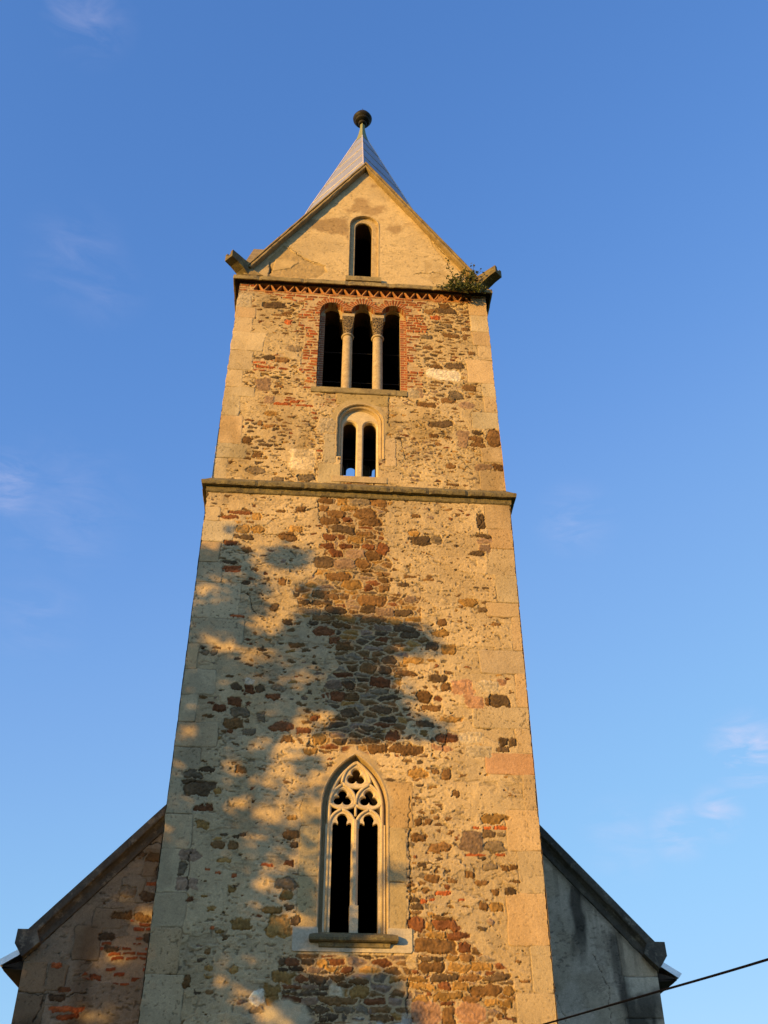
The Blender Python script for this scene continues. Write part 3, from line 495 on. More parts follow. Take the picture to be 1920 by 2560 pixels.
def leaf_mat(name, c1, c2, trans=.25):
    m, nt, b = new_mat(name); L = nt.links
    g = nt.nodes.new('ShaderNodeNewGeometry')
    mx = nt.nodes.new('ShaderNodeMix'); mx.data_type = 'RGBA'; mx.inputs[6].default_value = (*c1, 1); mx.inputs[7].default_value = (*c2, 1)
    L.new(g.outputs['Random Per Island'], mx.inputs[0]); L.new(mx.outputs[2], b.inputs['Base Color'])
    b.inputs['Roughness'].default_value = .55; b.inputs['Specular IOR Level'].default_value = .3
    t = nt.nodes.new('ShaderNodeBsdfTranslucent'); L.new(mx.outputs[2], t.inputs[0])
    ms = nt.nodes.new('ShaderNodeMixShader'); ms.inputs[0].default_value = trans
    L.new(b.outputs[0], ms.inputs[1]); L.new(t.outputs[0], ms.inputs[2]); L.new(ms.outputs[0], nt.nodes['Material Output'].inputs[0])
    return m
M_LEAF = leaf_mat('tree_leaves', (.05,.085,.02), (.09,.11,.03), .06)
M_SHRUB = leaf_mat('shrub_leaves', (.05,.075,.018), (.15,.15,.045))

# ---------------------------------------------------------------- ground
gm = MB(); gm.add([(-1800,-1800,0),(1800,-1800,0),(1800,1800,0),(-1800,1800,0)], [(0,1,2,3)])
tag(gm.build('ground', M_GRASS, None, fix=False), kind='structure')

# ---------------------------------------------------------------- church tower: the masonry sheets
HW = 3.25; DEPTH = 6.5; UP = .08           # half width, depth, set-back of the upper stage
tower = tag(empty('church_tower'), 'tall church tower of patchy rubble and plaster with a gabled top and grey spire', 'church tower')
zs = np.concatenate([np.arange(0, 4.4, .08), np.arange(4.4, 15.3, .0125)])
xs = np.linspace(-HW, HW, 521)
W = Wall(xs, zs, 0)
P = lambda poly: in_poly(W.wx+(fbm(W.X, W.Z, 2.2, 3, 4)-.5)*.35, W.wz+(fbm(W.X, W.Z, 2.2, 3, 5)-.5)*.25, poly)
for i, (x0, z0, x1, z1) in enumerate(QL+QR):
    c = (.50,.378,.212)
    if abs(z0-9.06) < .02: c = (.50,.30,.16)
    if abs(z0-13.92) < .02 or abs(z0-11.1) < .02: c = (.53,.42,.26)
    W.block(x0, z0, x1, z1, 100+i, c)
for i in range(9):   # quoins below the picture
    for s in (-1, 1): W.block(min(s*3.4, s*(2.6-.25*(i % 2))), i*.53, max(s*3.4, s*(2.6-.25*(i % 2))), i*.53+.52, 150+i)
# window dressings of the traceried window
for i, b in enumerate([(-.93,6.34,-.54,7.16),(-.92,7.17,-.54,8.02),(.58,6.34,.90,7.1),(.58,7.11,.90,8.03),(.56,8.04,1.02,8.86),(-.93,8.03,-.55,8.5)]):
    W.block(*b, 170+i, (.45,.335,.165) if i < 4 else (.50,.38,.195), .03, .004)
_r = np.hypot(W.X-np.where(W.X < 0, .545, -.545), np.maximum(W.Z-8.38, 0))
am = smooth(1.30, 1.20, _r+(fbm(W.X, W.Z, 3, 4, 2)-.5)*.3)*(W.Z > 8.36)*(np.abs(W.X) < 1.0)*(W.Z < 9.62)
W.put((slice(None), slice(None)), am.astype(np.float32), np.array((.50,.375,.205), np.float32)*(.7+.55*fbm(W.X, W.Z, 3, 5, 6))[..., None], .004+(fbm(W.X, W.Z, 24, 2, 3)-.5)*.006)
W.busy = np.maximum(W.busy, am)
W.busy[(np.abs(W.X) < 1.02) & (W.Z > 5.93) & (W.Z < 6.36)] = 1
for i, st in enumerate(STL): W.stone(*st, 300+i)
strip = P(STRIP).astype(np.float32); lowl = P(LOWL).astype(np.float32); lowr = P(LOWR).astype(np.float32)
midl = P(MIDL).astype(np.float32); midr = P(MIDR).astype(np.float32)
full = np.maximum(np.maximum(strip*.97, lowl*.93), lowr*.9)
# mortar of the fully exposed, pointed areas lies a little deeper and browner than the plaster
W.put((slice(None), slice(None)), full*(1-W.busy)*.9, np.array((.43,.315,.17), np.float32)*(.7+.6*fbm(W.X, W.Z, 20, 3, 1))[..., None], -.012+(fbm(W.X, W.Z, 26, 3, 2)-.5)*.016)
W.rubble(full, .36, .115, 21, .008, 1.22, .85)
dens = .11+.28*smooth(.5, .66, fbm(W.X, W.Z, .8, 3, 3))+.22*np.maximum(midl, midr)+.18*smooth(.9, .4, np.abs(W.X-1.0))*smooth(13.3, 11, W.Z)
W.rubble(dens, .24, .115, 33)
W.rubble(.07+.32*smooth(.5, .66, fbm(W.X, W.Z, 1.3, 3, 5))+.1*midl, .16, .045, 45, .006)
W.rubble(.04+.16*smooth(.52, .68, fbm(W.X, W.Z, 1.1, 3, 6)), .09, .03, 57, .004)
for pts in ([(-.3,13.3),(.4,13.35),(.9,13.1)],[(-2.6,13.7),(-2.1,13.6)],[(1.7,9.9),(1.55,9.4)],[(-2.2,12.7),(-2.0,12.2)],[(.98,8.6),(.95,7.9),(.96,7.2),(.93,6.5)],[(-2.76,7.5),(-2.72,6.9)],[(2.6,14.9),(2.55,14.4)],[(-.9,15.1),(-.86,14.6)],[(.9,5.6),(.86,5.0)],[(-1.3,14.8),(-.9,14.9)],[(-2.0,14.15),(-1.2,14.2)]):
    W.crack(pts, .014)
W.stain(smooth(.55, .75, fbm(W.X*1.5, W.Z*.5, 1.2, 4, 1))*smooth(14.6, 15.2, W.Z), (.72,.68,.6), .8)
W.stain(smooth(.44, .68, fbm(W.X*1.6, W.Z*.55, 1.1, 5, 2)), (.82,.77,.68), .4)
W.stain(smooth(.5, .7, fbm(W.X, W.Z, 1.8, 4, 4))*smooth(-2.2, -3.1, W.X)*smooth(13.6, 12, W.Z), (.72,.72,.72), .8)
# pale limewash blot at the foot
wm = smooth(.5, .62, fbm(W.X, W.Z, 3.5, 4, 7))*smooth(.55, .2, np.hypot((W.X-.55)/1.1, (W.Z-4.9)/.6))
W.put((slice(None), slice(None)), wm.astype(np.float32)*.75, np.array((.58,.55,.46), np.float32), 0.0)
wm = smooth(.42, .3, np.hypot((W.X+.98)/1.0, (W.Z-4.95)/.75)+(fbm(W.X, W.Z, 5, 3, 2)-.5)*.2)
W.put((slice(None), slice(None)), wm.astype(np.float32)*.85, np.array((.52,.44,.28), np.float32)*(.85+.3*fbm(W.X, W.Z, 8, 3, 3))[..., None], .004)
def gothic_hole(x, z):
    r = np.hypot(x-np.where(x < 0, .545, -.545), z-8.38)
    return (np.abs(x) < .57) & (z > 6.2) & (np.where(z > 8.38, r < 1.115, True))
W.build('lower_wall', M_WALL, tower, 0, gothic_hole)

# upper stage
def taper(z): return 1-(z-15.5)*.0035
zs = np.arange(15.3, 22.1, .0135); xs = np.linspace(-3.215, 3.215, 477)
W = Wall(xs, zs, 3, (.50,.377,.20))
for i, (x0, z0, x1, z1) in enumerate(UQL+UQR): W.block(x0, z0, x1, z1, 200+i, (.52,.41,.24))
W.block(-2.86, 21.56, -3.4, 21.75, 231); 
for i, (b, c) in enumerate([((-.84,16.22,-.55,17.06),(.47,.37,.22)),((.55,16.2,.80,17.0),(.47,.37,.22)),((-.93,15.66,-.42,16.2),(.48,.37,.2)),((.36,15.72,.89,16.06),(.50,.39,.22)),((-.6,18.0,.63,18.34),(.36,.27,.12)),((1.08,18.3,1.3,18.6),(.5,.4,.24))]):
    W.block(*b, 240+i, c, .03, .006)
_r = np.hypot(W.X+.02, W.Z-17.5); am = smooth(.72, .62, _r+(fbm(W.X, W.Z, 4, 3, 2)-.5)*.2)*(W.Z > 17.02)*(W.Z < 18.3)*(np.abs(W.X+.02) < .72)
W.put((slice(None), slice(None)), am.astype(np.float32), np.array((.42,.32,.16), np.float32)*(.75+.5*fbm(W.X, W.Z, 5, 4, 6))[..., None], .003)
W.busy = np.maximum(W.busy, am)
BAYS = (-.77, 0, .765); BR = .29; BS = 21.17
for k, bx in enumerate(BAYS): W.voussoirs(bx, BS, BR, .50, 17, 60+k)
for i, st in enumerate(STU): W.stone(*st, 500+i)
P2 = lambda poly, a=.22: in_poly(W.wx+(fbm(W.X, W.Z, 2.6, 3, 4)-.5)*a*2, W.wz+(fbm(W.X, W.Z, 2.6, 3, 5)-.5)*a*.6, poly).astype(np.float32)
# zigzag brick frieze: triangular niches under the cornice
fz0, fz1, per = 21.745, 21.99, .315
fx = (W.X+.05)/per; v = (W.Z-fz0)/(fz1-fz0)
d1 = np.abs(fx-np.round(fx)); d2 = np.abs(fx+.5-np.round(fx+.5))
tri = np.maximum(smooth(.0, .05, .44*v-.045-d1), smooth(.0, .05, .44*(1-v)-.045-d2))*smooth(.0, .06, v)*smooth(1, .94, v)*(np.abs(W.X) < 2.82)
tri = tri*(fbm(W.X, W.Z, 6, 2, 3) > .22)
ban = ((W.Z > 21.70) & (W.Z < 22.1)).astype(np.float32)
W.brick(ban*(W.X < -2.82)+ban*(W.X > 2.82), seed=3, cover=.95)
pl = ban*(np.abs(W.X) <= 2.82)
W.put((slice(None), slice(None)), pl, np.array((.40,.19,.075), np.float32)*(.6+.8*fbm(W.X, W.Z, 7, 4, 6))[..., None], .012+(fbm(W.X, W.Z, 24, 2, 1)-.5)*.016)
W.put((slice(None), slice(None)), tri.astype(np.float32), np.array((.07,.032,.016), np.float32), -.17)  # niche backs coloured dark, painting in the shade of the recesses
W.busy = np.maximum(W.busy, ban)
bm_ = np.maximum.reduce([P2(UBL), P2(UBR), P2(UTOP)]); W.brick(bm_, .095, .31, 5, .84)
W.brick(np.maximum.reduce([P2(UP1), P2(UP2), P2(UP3)])*smooth(.42, .5, fbm(W.X, W.Z, 3, 3, 2)), .09, .3, 7, .6)
W.rubble(.36+.4*smooth(.48, .64, fbm(W.X, W.Z, .9, 3, 3))+.25*smooth(20.2, 21.4, W.Z), .30, .10, 71)
W.rubble(.30+.36*smooth(.46, .64, fbm(W.X, W.Z, 1.3, 3, 5)), .18, .05, 83, .006)
W.rubble(.1+.2*smooth(.5, .66, fbm(W.X, W.Z, 1.1, 3, 6)), .08, .035, 91, .004)
for pts in ([(.66,18.3),(.66,17.9),(.62,17.5)],[(-1.0,16.2),(-.95,15.7)],[(2.2,16.6),(2.5,16.2)],[(.9,17.0),(1.0,16.4)]): W.crack(pts, .014)
W.stain(smooth(.5, .7, fbm(W.X, W.Z*.6, 1.5, 4, 4))*smooth(18.6, 17.2, W.Z), (.76,.73,.66), .9)
W.stain(smooth(.44, .66, fbm(W.X*1.5, W.Z*.6, 1.2, 5, 2)), (.82,.76,.65), .45)
def triple_hole(x, z):
    h = (np.abs(x) < 1.075) & (z > 18.48) & (z <= BS)
    for bx in BAYS: h |= (np.hypot(x-bx, z-BS) < BR) & (z > BS-.02)
    return h
def upper_hole(x, z):
    t = (np.abs(x+.02) < .52) & (z > 15.86) & (z < 17.5) | (np.hypot(x+.02, z-17.5) < .52) & (z > 17.4)
    t &= ~((z < 16.42) & (np.abs(x+.02) > .42))
    return triple_hole(x, z) | t
W.build('upper_wall', M_WALL, tower, UP, upper_hole, taper)

# side and rear faces (seen only from a step to the side)
def turn(cx, cy, ang, tp=None):
    c, s_ = math.cos(ang), math.sin(ang)
    def f(co):
        if tp: co[:, 1] *= tp(co[:, 2])
        o = co.copy(); o[:, 0] = cx+c*co[:, 0]-s_*co[:, 1]; o[:, 1] = cy+s_*co[:, 0]+c*co[:, 1]; return o
    return f
def plain_side(name, hw, z0, z1, off, ang, seed, tp=None, depth=DEPTH):
    w = Wall(np.linspace(-hw, hw, 160), np.arange(z0, z1, .045), seed, (.48,.37,.21))
    n = int((z1-z0)/.6)
    for i in range(n):
        a = .5+.3*(i % 2)
        for s in (-1, 1): w.block(min(s*(hw+.1), s*(hw-a)), z0+i*.6, max(s*(hw+.1), s*(hw-a)), z0+i*.6+.59, seed*31+i, warp=.01)
    w.rubble(.3+.4*smooth(.48, .64, fbm(w.X, w.Z, .9, 3, 3)), .3, .15, seed+5, .02)
    w.build(name, M_WALL, tower, -hw-off, None, tp, 0, 0, turn(0, DEPTH/2, ang, tp))
plain_side('side_wall', HW, 0, 15.3, 0, -PI/2, 5); plain_side('side_wall', HW, 0, 15.3, 0, PI/2, 6)
plain_side('side_wall', 3.2, 15.3, 22.1, 0, -PI/2, 9, taper); plain_side('side_wall', 3.2, 15.3, 22.1, 0, PI/2, 10, taper)
# ---------------------------------------------------------------- tower: inside, rear wall
m = MB()
for s in (-1, 1):
    m.add([(s*2.35,.8,0),(s*2.35,5.7,0),(s*2.35,5.7,23),(s*2.35,.8,23)], [(0,1,2,3)])
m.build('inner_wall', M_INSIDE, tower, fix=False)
def arcade(cx, r, z0, zcap, zs_, half):
    """hole of three lights whose columns are separate: one outline"""
    pts = [(cx-half, z0), (cx+half, z0)]
    bs = [cx+b for b in BAYS][::-1]
    for i, b in enumerate(bs):
        e = half+cx if i == 0 else b+r
        pts += [(b+r, zs_)] if i else []
        if i == 0 and abs(half+cx-(b+r)) > 1e-4: pts += [(half+cx, zs_-.02), (b+r, zs_)]
        pts += arc(b, zs_, r, 0, 180, 12)[1:]
        if i < 2: pts += [(b-r, zcap), (bs[i+1]+r, zcap)]
    pts += [(cx-half, zs_-.02)]
    return lambda o=0: pts
m = MB()
plate(m, [(-3.1,0),(3.1,0),(3.1,22.2),(0,26.9),(-3.1,22.2)], [arcade(0, .14, 18.5, 21.05, 21.2, .9), round_open(.1, .16, 23.7, 24.75)], 5.7, 6.45)
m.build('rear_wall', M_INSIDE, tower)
m = MB(); plate(m, [(-3.2,0),(3.2,0),(3.2,22.1),(-3.2,22.1)], [arcade(0, .22, 18.48, 21.0, 21.2, 1.0)], 6.452, 6.49); m.build('rear_facing', M_ASH, tower)
m = MB()
for bx in (-.385, .383): m.lathe([(.13,18.5),(.12,18.6),(.115,20.5),(.15,20.6),(.18,21.05)], bx, 6.1, 16)
m.build('rear_column', M_COL, tower)
m = MB(); m.box(-2.35,2.35,.8,5.7,14.9,15.1); m.build('bell_floor', M_INSIDE, tower)
# bell frame timbers in the dark belfry
m = MB()
for x in (-1.25, 1.25): m.box(x-.1,x+.1,1.6,4.9,18.1,18.35)
for y in (1.9, 4.5): m.box(-2.3,2.3,y-.1,y+.1,17.85,18.1)
m.build('bell_frame', M_INSIDE, tower)

M_SOFFIT_SHADE = stone_mat('soffit_shade', (.035,.022,.018), (.02,.014,.012), 5, .6)  # near-black colour that paints the shade below the cornice
# ---------------------------------------------------------------- string course and cornice (square rings with worn edges)
def ring_band(name, mat, hw, hwy, cy, prof, seg=.09, rough=.008, joints=(), seed=1):
    rs = random.Random(seed)
    pts = []
    for (ax, ay), (bx, by) in (((-1,-1),(1,-1)),((1,-1),(1,1)),((1,1),(-1,1)),((-1,1),(-1,-1))):
        ln = 2*(hw if ay == by else hwy); n = max(2, int(ln/seg))
        for i in range(n):
            t = i/n; pts.append((ax+(bx-ax)*t, ay+(by-ay)*t, ln*t, ay == by == -1, ax == bx))
    rings = []
    ph = rs.random()*100
    for (o, z) in prof:
        ring = []
        for k, (u, v, s_, front, side) in enumerate(pts):
            j = rs.uniform(-1, 1)*rough*.6+rough*math.sin(k*.9+ph+z*3)*.5*rs.random()
            jj = 0
            if front and o > .04:
                for q in joints:
                    if abs(s_-q) < seg*.55: jj = -.025
            oo = o+(j+jj if o > .01 else 0)
            x = u*hw+(oo if u >= 1 else -oo if u <= -1 else 0); y = cy+v*hwy+(oo if v >= 1 else -oo if v <= -1 else 0)
            ring.append((x, y, z+j*.6*(o > .01)))
        rings.append(ring)
    m = MB(); m.loft(rings); return m.build(name, mat, tower)
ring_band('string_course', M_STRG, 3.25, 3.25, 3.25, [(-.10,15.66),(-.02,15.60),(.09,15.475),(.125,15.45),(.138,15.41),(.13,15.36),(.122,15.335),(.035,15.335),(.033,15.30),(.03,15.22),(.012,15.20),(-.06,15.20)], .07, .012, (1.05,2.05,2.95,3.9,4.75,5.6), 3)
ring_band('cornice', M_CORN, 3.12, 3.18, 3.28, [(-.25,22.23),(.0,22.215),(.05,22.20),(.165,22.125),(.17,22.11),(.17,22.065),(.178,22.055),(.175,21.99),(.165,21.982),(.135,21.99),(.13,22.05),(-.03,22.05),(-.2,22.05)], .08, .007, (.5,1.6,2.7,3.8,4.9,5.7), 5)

ring_band('cornice_shade_strip', M_SOFFIT_SHADE, 3.12, 3.18, 3.28, [(.128,22.045),(.132,22.0),(.12,21.994),(.02,22.005),(-.06,22.005),(-.06,22.045)], .2, .003)  # added dark strip, gives the cornice underside its shade by colour

# ---------------------------------------------------------------- gables
GA, GB, GH = 27.28, 22.5, 3.03         # outer apex, outer foot, half width at the foot
SL = (GA-GB)/GH
def gable_wall(name, ang, y0, window):
    xs = np.linspace(-2.98, 2.98, 400 if window else 120); zs_ = np.arange(22.15, 27.25, .0145 if window else .045)
    w = Wall(xs, zs_, 13, (.56,.425,.225))
    w.d = w.d*.45; w.c = w.c*.65+.35*np.array((.56,.425,.225), np.float32)
    if window:
        dirt = smooth(.47, .62, fbm(w.X, w.Z, 1.6, 5, 2)+.28*smooth(.75, .0, np.hypot((w.X+.75)/1.1, (w.Z-24.55)/.7))+.16*smooth(.5, 0, np.hypot((w.X-.8)/.7, (w.Z-24.5)/.4))+.30*smooth(1.0, 0, np.hypot((w.X+.05)/1.0, (w.Z-25.75)/.85))-.22*smooth(24.1, 23.5, w.Z)-.12)
        w.stain(dirt, (.64,.58,.54), .95)
        rc = in_poly(w.wx, w.wz+(fbm(w.X, w.Z, 2.5, 3, 4)-.5)*.2, [(-3,22.1),(-2.12,23.6),(-1.62,23.1),(-1.05,22.85),(-.95,22.6),(-1.2,22.4),(-3,22.1)]).astype(np.float32)
        w.put((slice(None), slice(None)), rc, np.array((.40,.29,.14), np.float32)*(.7+.6*fbm(w.X, w.Z, 12, 4, 3))[..., None], -.022+(fbm(w.X, w.Z, 20, 3, 5)-.5)*.02)
        pr = in_poly(w.wx, w.wz, [(-2.35,22.55),(-1.9,22.7),(-1.7,22.95),(-2.0,23.05),(-2.3,23.0)]).astype(np.float32)
        w.put((slice(None), slice(None)), pr, np.array((.50,.37,.18), np.float32)*(.8+.4*fbm(w.X, w.Z, 9, 3, 3))[..., None], -.004)
        w.block(-2.9,22.15,-2.42,22.95, 7, (.52,.40,.22)); w.crack([(-2.42,22.85),(-2.4,22.5),(-2.42,22.3)], .035)
        w.crack([(1.75,24.25),(2.0,23.8),(2.15,23.6),(2.35,23.3)], .022); w.crack([(-2.0,23.55),(-1.6,23.1),(-1.0,22.85)], .012); w.crack([(1.3,22.75),(1.9,22.85),(2.2,22.7)], .012)
        rr = in_poly(w.wx, w.wz, [(1.7,24.4),(2.1,23.6),(2.45,23.2),(2.75,22.7),(2.2,23.25),(1.9,23.75)]).astype(np.float32)
        w.put((slice(None), slice(None)), rr*.8, np.array((.50,.36,.16), np.float32), -.012)
        w.put((slice(None), slice(None)), smooth(.48,.60,fbm(w.X,w.Z,2.4,4,6))*(w.X>1.6)*smooth(23.6,23.2,w.Z)*.6, np.array((.40,.29,.14), np.float32), -.008)
    def hole(x, z):
        out = z > GA-.2-SL*np.abs(x)
        if window: out |= ((np.abs(x+.01) < .385) & (z > 22.42) & (z < 24.63)) | ((np.hypot(x+.01, z-24.63) < .385) & (z > 24.6))
        return out
    w.build(name, M_WALL, tower, y0, hole, None, 0, 0, turn(0, DEPTH/2+.03, ang))
gable_wall('gable_wall', 0, -3.18, True)
for a in (PI/2, -PI/2, PI): gable_wall('gable_wall', a, -3.08 if a != PI else -3.15, False)
th = math.atan(SL)
def gable_coping(ang, yf, thick=.42):
    m = MB()
    # profile: n = distance inwards from the outer slope, y = depth behind the front edge
    prof = [(0,thick),(0,-.16),(.035,-.17),(.048,-.165),(.05,-.12),(.062,-.12),(.07,-.15),(.10,-.165),(.125,-.16),(.135,-.14),(.14,0.0),(.155,.05),(.19,.08),(.235,.105),(.24,thick)]
    rs = random.Random(4)
    for sgn in (-1, 1):
        N = 26; rings = []
        for i in range(N+1):
            t = i/N; ring = []
            for n, y in prof:
                xa, za = 0, GA-n/math.cos(th); zb = GB-.03; xb = (za-zb)/SL
                j = rs.uniform(-.006, .006) if 0 < i < N else 0
                ring.append((sgn*(xa+(xb-xa)*t)+sgn*j, y+yf+(j if y < .05 else 0), za+(zb-za)*t+j))
            rings.append(ring)
        m.loft(rings, True, False, True)
    c, s_ = math.cos(ang), math.sin(ang); cy = DEPTH/2+.03
    m.v = [(c*x-s_*y, cy+s_*x+c*y, z) for x, y, z in m.v]
    return m.build('gable_coping', M_COPE, tower)
gable_coping(0, -3.18)
for a in (PI/2, -PI/2): gable_coping(a, -3.10)
gable_coping(PI, -3.15)

# window in the gable
gw = MB()
def sweep(m, path_fn, prof):
    m.loft([[(x, y, z) for x, z in path_fn(-u)] for u, y in prof], False)
sweep(gw, lambda o: round_path(-.01, .385, 22.36, 24.63, o), [(-.025,.094),(-.004,.090),(.006,.094),(.012,.115),(.012,.21)])
gwo = gw.build('gable_window', M_PLAS, tower)
m = MB(); plate(m, [(-.5,22.3),(.5,22.3),(.5,25.2),(-.5,25.2)], [round_open(-.02, .222, 22.38, 24.60)], .185, .24, .015); m.build('window_order', M_PLAS, gwo)
m = MB(); plate(m, [(-.5,22.3),(.5,22.3),(.5,25.2),(-.5,25.2)], [round_open(-.02, .225, 22.38, 24.62)], .242, .75); m.build('window_reveal', M_SHADED, gwo)
m = MB(); m.box(-.47,.45,-.01,.63,22.24,22.40); m.build('sill', M_CORN, gwo)

# ---------------------------------------------------------------- triple window
tw = MB()
def triple_outline(o=0):
    pts = [(-1.08, 18.45), (-1.08, BS)]
    for i, b in enumerate(BAYS):
        if i == 0: pts = [(-1.08, 18.45), (-1.08, BS-.03)]
        pts += arc(b, BS, BR, 180, 0, 14)
        if i < 2: pts += [(b+BR, BS-.015), (BAYS[i+1]-BR, BS-.015)]
    return pts+[(1.08, BS-.03), (1.08, 18.45)]
tw.loft([[(x, UP+.006, z) for x, z in triple_outline()], [(x, .285, z) for x, z in triple_outline()]], False)
two = tw.build('triple_window', M_BRICK, tower)
m = MB(); plate(m, [(-1.2,18.3),(1.2,18.3),(1.2,21.9),(-1.2,21.9)], [arcade(0, .205, 18.4, 21.06, 21.25, .935)], .27, .37, 0); m.build('inner_arch', M_PLAS, two)
for s in (-1, 1):
    m = MB(); m.box(*sorted((s*.937, s*1.2)), .262, .372, 18.4, 21.12); m.build('jamb', M_BRICK, two)
m = MB(); plate(m, [(-1.2,18.3),(1.2,18.3),(1.2,21.9),(-1.2,21.9)], [arcade(0, .21, 18.4, 21.06, 21.25, .94)], .372, .84); m.build('inner_reveal', M_SHADED, two)
def carved_mat():
    m, nt, b = new_mat('carved_capital'); L = nt.links
    tc = nt.nodes.new('ShaderNodeTexCoord'); mp = nt.nodes.new('ShaderNodeMapping'); mp.inputs['Rotation'].default_value = (0, .6, 0); L.new(tc.outputs['Object'], mp.inputs[0])
    v = nt.nodes.new('ShaderNodeTexVoronoi'); v.feature = 'DISTANCE_TO_EDGE'; v.inputs['Scale'].default_value = 20; L.new(mp.outputs[0], v.inputs['Vector'])
    r = nt.nodes.new('ShaderNodeMapRange'); r.inputs[1].default_value = .08; r.inputs[2].default_value = .2; L.new(v.outputs['Distance'], r.inputs[0])
    mx = nt.nodes.new('ShaderNodeMix'); mx.data_type = 'RGBA'; mx.inputs[6].default_value = (.25,.175,.08,1); mx.inputs[7].default_value = (.035,.024,.013,1); L.new(r.outputs[0], mx.inputs[0]); L.new(mx.outputs[2], b.inputs['Base Color']); b.inputs['Roughness'].default_value = .9  # hollows of the carving coloured near black as painted shade
    inv = nt.nodes.new('ShaderNodeMath'); inv.operation = 'SUBTRACT'; inv.inputs[0].default_value = 1; L.new(r.outputs[0], inv.inputs[1])
    bp = nt.nodes.new('ShaderNodeBump'); bp.inputs['Strength'].default_value = 1; bp.inputs['Distance'].default_value = .04; L.new(inv.outputs[0], bp.inputs['Height']); L.new(bp.outputs[0], b.inputs['Normal'])
    return m
M_CARVE = carved_mat()
for cx in (-.362, .378):
    cy = .27
    m = MB(); m.lathe([(.15,18.42),(.155,18.50),(.14,18.56),(.128,18.60),(.122,18.66),(.124,19.0),(.118,20.36),(.118,20.38)], cx, cy, 24)
    m.lathe([(.118,20.38),(.145,20.385),(.158,20.415),(.145,20.445),(.12,20.45)], cx, cy, 24)
    col = m.build('column', M_COL, two, smooth=True)
    m = MB(); rings = []
    for z, a, k in ((20.45,.116,1.),(20.55,.119,.9),(20.7,.126,.55),(20.85,.138,.25),(20.98,.146,.1),(21.03,.148,.05)):
        ring = []
        for j in range(32):
            t = 2*PI*j/32; c, s_ = math.cos(t), math.sin(t); sq = 1/max(abs(c), abs(s_))
            q = a*(k+(1-k)*sq); ring.append((cx+q*c, cy+q*s_, z))
        rings.append(ring)
    m.loft(rings, True, True, True); m.build('capital', M_CARVE, two)
    m = MB(); m.box(cx-.15, cx+.15, .135, .80, 21.03, 21.15); m.build('impost', M_COL, two)
m = MB()
m.box(-1.19,1.07,.058,.9,18.34,18.5); m.box(-.98,.80,.05,.5,18.355,18.503)
m.build('sill', M_CORN, two)
m = MB()
for z in (19.1, 20.1): m.tube([(-1.05,.5,z),(1.05,.5,z+.02)], .006, 5)
m.build('tie_rod', M_IRON, two)

# ---------------------------------------------------------------- twin window
wv = MB()
sweep(wv, lambda o: round_path(-.02, .53, 16.4, 17.5, o), [(-.025,.074),(-.005,.07),(.012,.085),(.022,.13),(.03,.135),(.055,.12),(.075,.135),(.085,.19),(.095,.20),(.11,.20),(.115,.27),(.115,.85)])
wo = wv.build('twin_window', M_ASH, tower)
m = MB(); plate(m, [(-.60,15.8),(.56,15.8),(.56,16.5)]+arc(-.02, 17.52, .56, 0, 180, 20)+[(-.60,16.5)], [round_open(-.25, .15, 15.86, 17.46), round_open(.21, .15, 15.86, 17.46)], .215, .33, .03); m.build('tympanum', M_TRAC, wo)
m = MB(); plate(m, [(-.60,15.8),(.56,15.8),(.56,16.5)]+arc(-.02, 17.52, .56, 0, 180, 20)+[(-.60,16.5)], [round_open(-.25, .155, 15.86, 17.46), round_open(.21, .155, 15.86, 17.46)], .332, .82); m.build('window_reveal', M_SHADED, wo)
m = MB(); m.box(-.068,.03,.22,.40,15.86,16.35); m.loft([[(-.05,.245,16.3),(.01,.245,16.3),(.03,.40,16.3),(-.07,.40,16.3)],[(-.035,.23,17.3),(-.005,.23,17.3),(.03,.40,17.3),(-.07,.40,17.3)]], True, True, True); m.build('mullion', M_TRAC, wo)
m = MB(); m.box(-.62,.58,.06,.9,15.70,15.862); m.build('sill', M_ASH, wo)
m = MB(); m.tube([(-.4,.5,16.7),(.36,.5,16.71)], .006, 5); m.build('tie_rod', M_IRON, wo)

# ---------------------------------------------------------------- traceried pointed window
go = MB()
gp = lambda o: pointed_path(0, .575, 1.12, 6.2, 8.38, o)
sweep(go, gp, [(-.03,-.009),(-.008,-.013),(.004,-.004),(.008,.03),(.012,.09),(.022,.15),(.045,.175),(.07,.165),(.086,.13),(.092,.095),(.105,.09),(.115,.10),(.12,.9)])
goo = go.build('pointed_window', M_ASH, tower)
TX = .025; TY = .055
m = MB()
def rib(pts, r=.028, y=TY+.045, n=8): m.tube([(x+TX, y, z) for x, z in pts], r, n)
def carc(p, q, bulge, n=10):     # arc from p to q bulging to the left of the direction
    (x0, z0), (x1, z1) = p, q; dx, dz = x1-x0, z1-z0
    return [(x0+dx*t-dz*bulge*4*t*(1-t), z0+dz*t+dx*bulge*4*t*(1-t)) for t in [i/n for i in range(n+1)]]
S1 = .10
zo = .03                       # tracery stands back from the wall face, so it sits a little higher
frame = [(x, z) for x, z in pointed_path(0, .46, 1.0, 6.2, 8.40, 0)]
rib(frame, .034, TY+.05)
def mir(pts, s): return [(s*x, z) for x, z in pts]
Lb, La, Lc, Lm = (-.465, 8.44+zo), (-.24, 8.80+zo), (0, 8.42+zo), (-.24, 8.34+zo)
for s in (-1, 1):        # left half drawn, then mirrored
    rib(mir(carc(Lb, La, .13), -s)); rib(mir(carc(La, Lc, .17), -s)); rib(mir(carc(Lc, Lb, .17), -s))
    rib(mir(carc((-.465, 8.02+zo), Lm, .17), -s)); rib(mir(carc(Lm, (0, 8.02+zo), .17), -s))
    rib(mir(carc((-.25, 8.82+zo), (0, 9.22+zo), .14), -s))
rib([(0, 8.43+zo), (0, 8.22+zo)], .024)
rib(carc((.25, 8.82+zo), (-.25, 8.82+zo), .17))
m.build('tracery_rib', M_TRAC, goo, smooth=True)
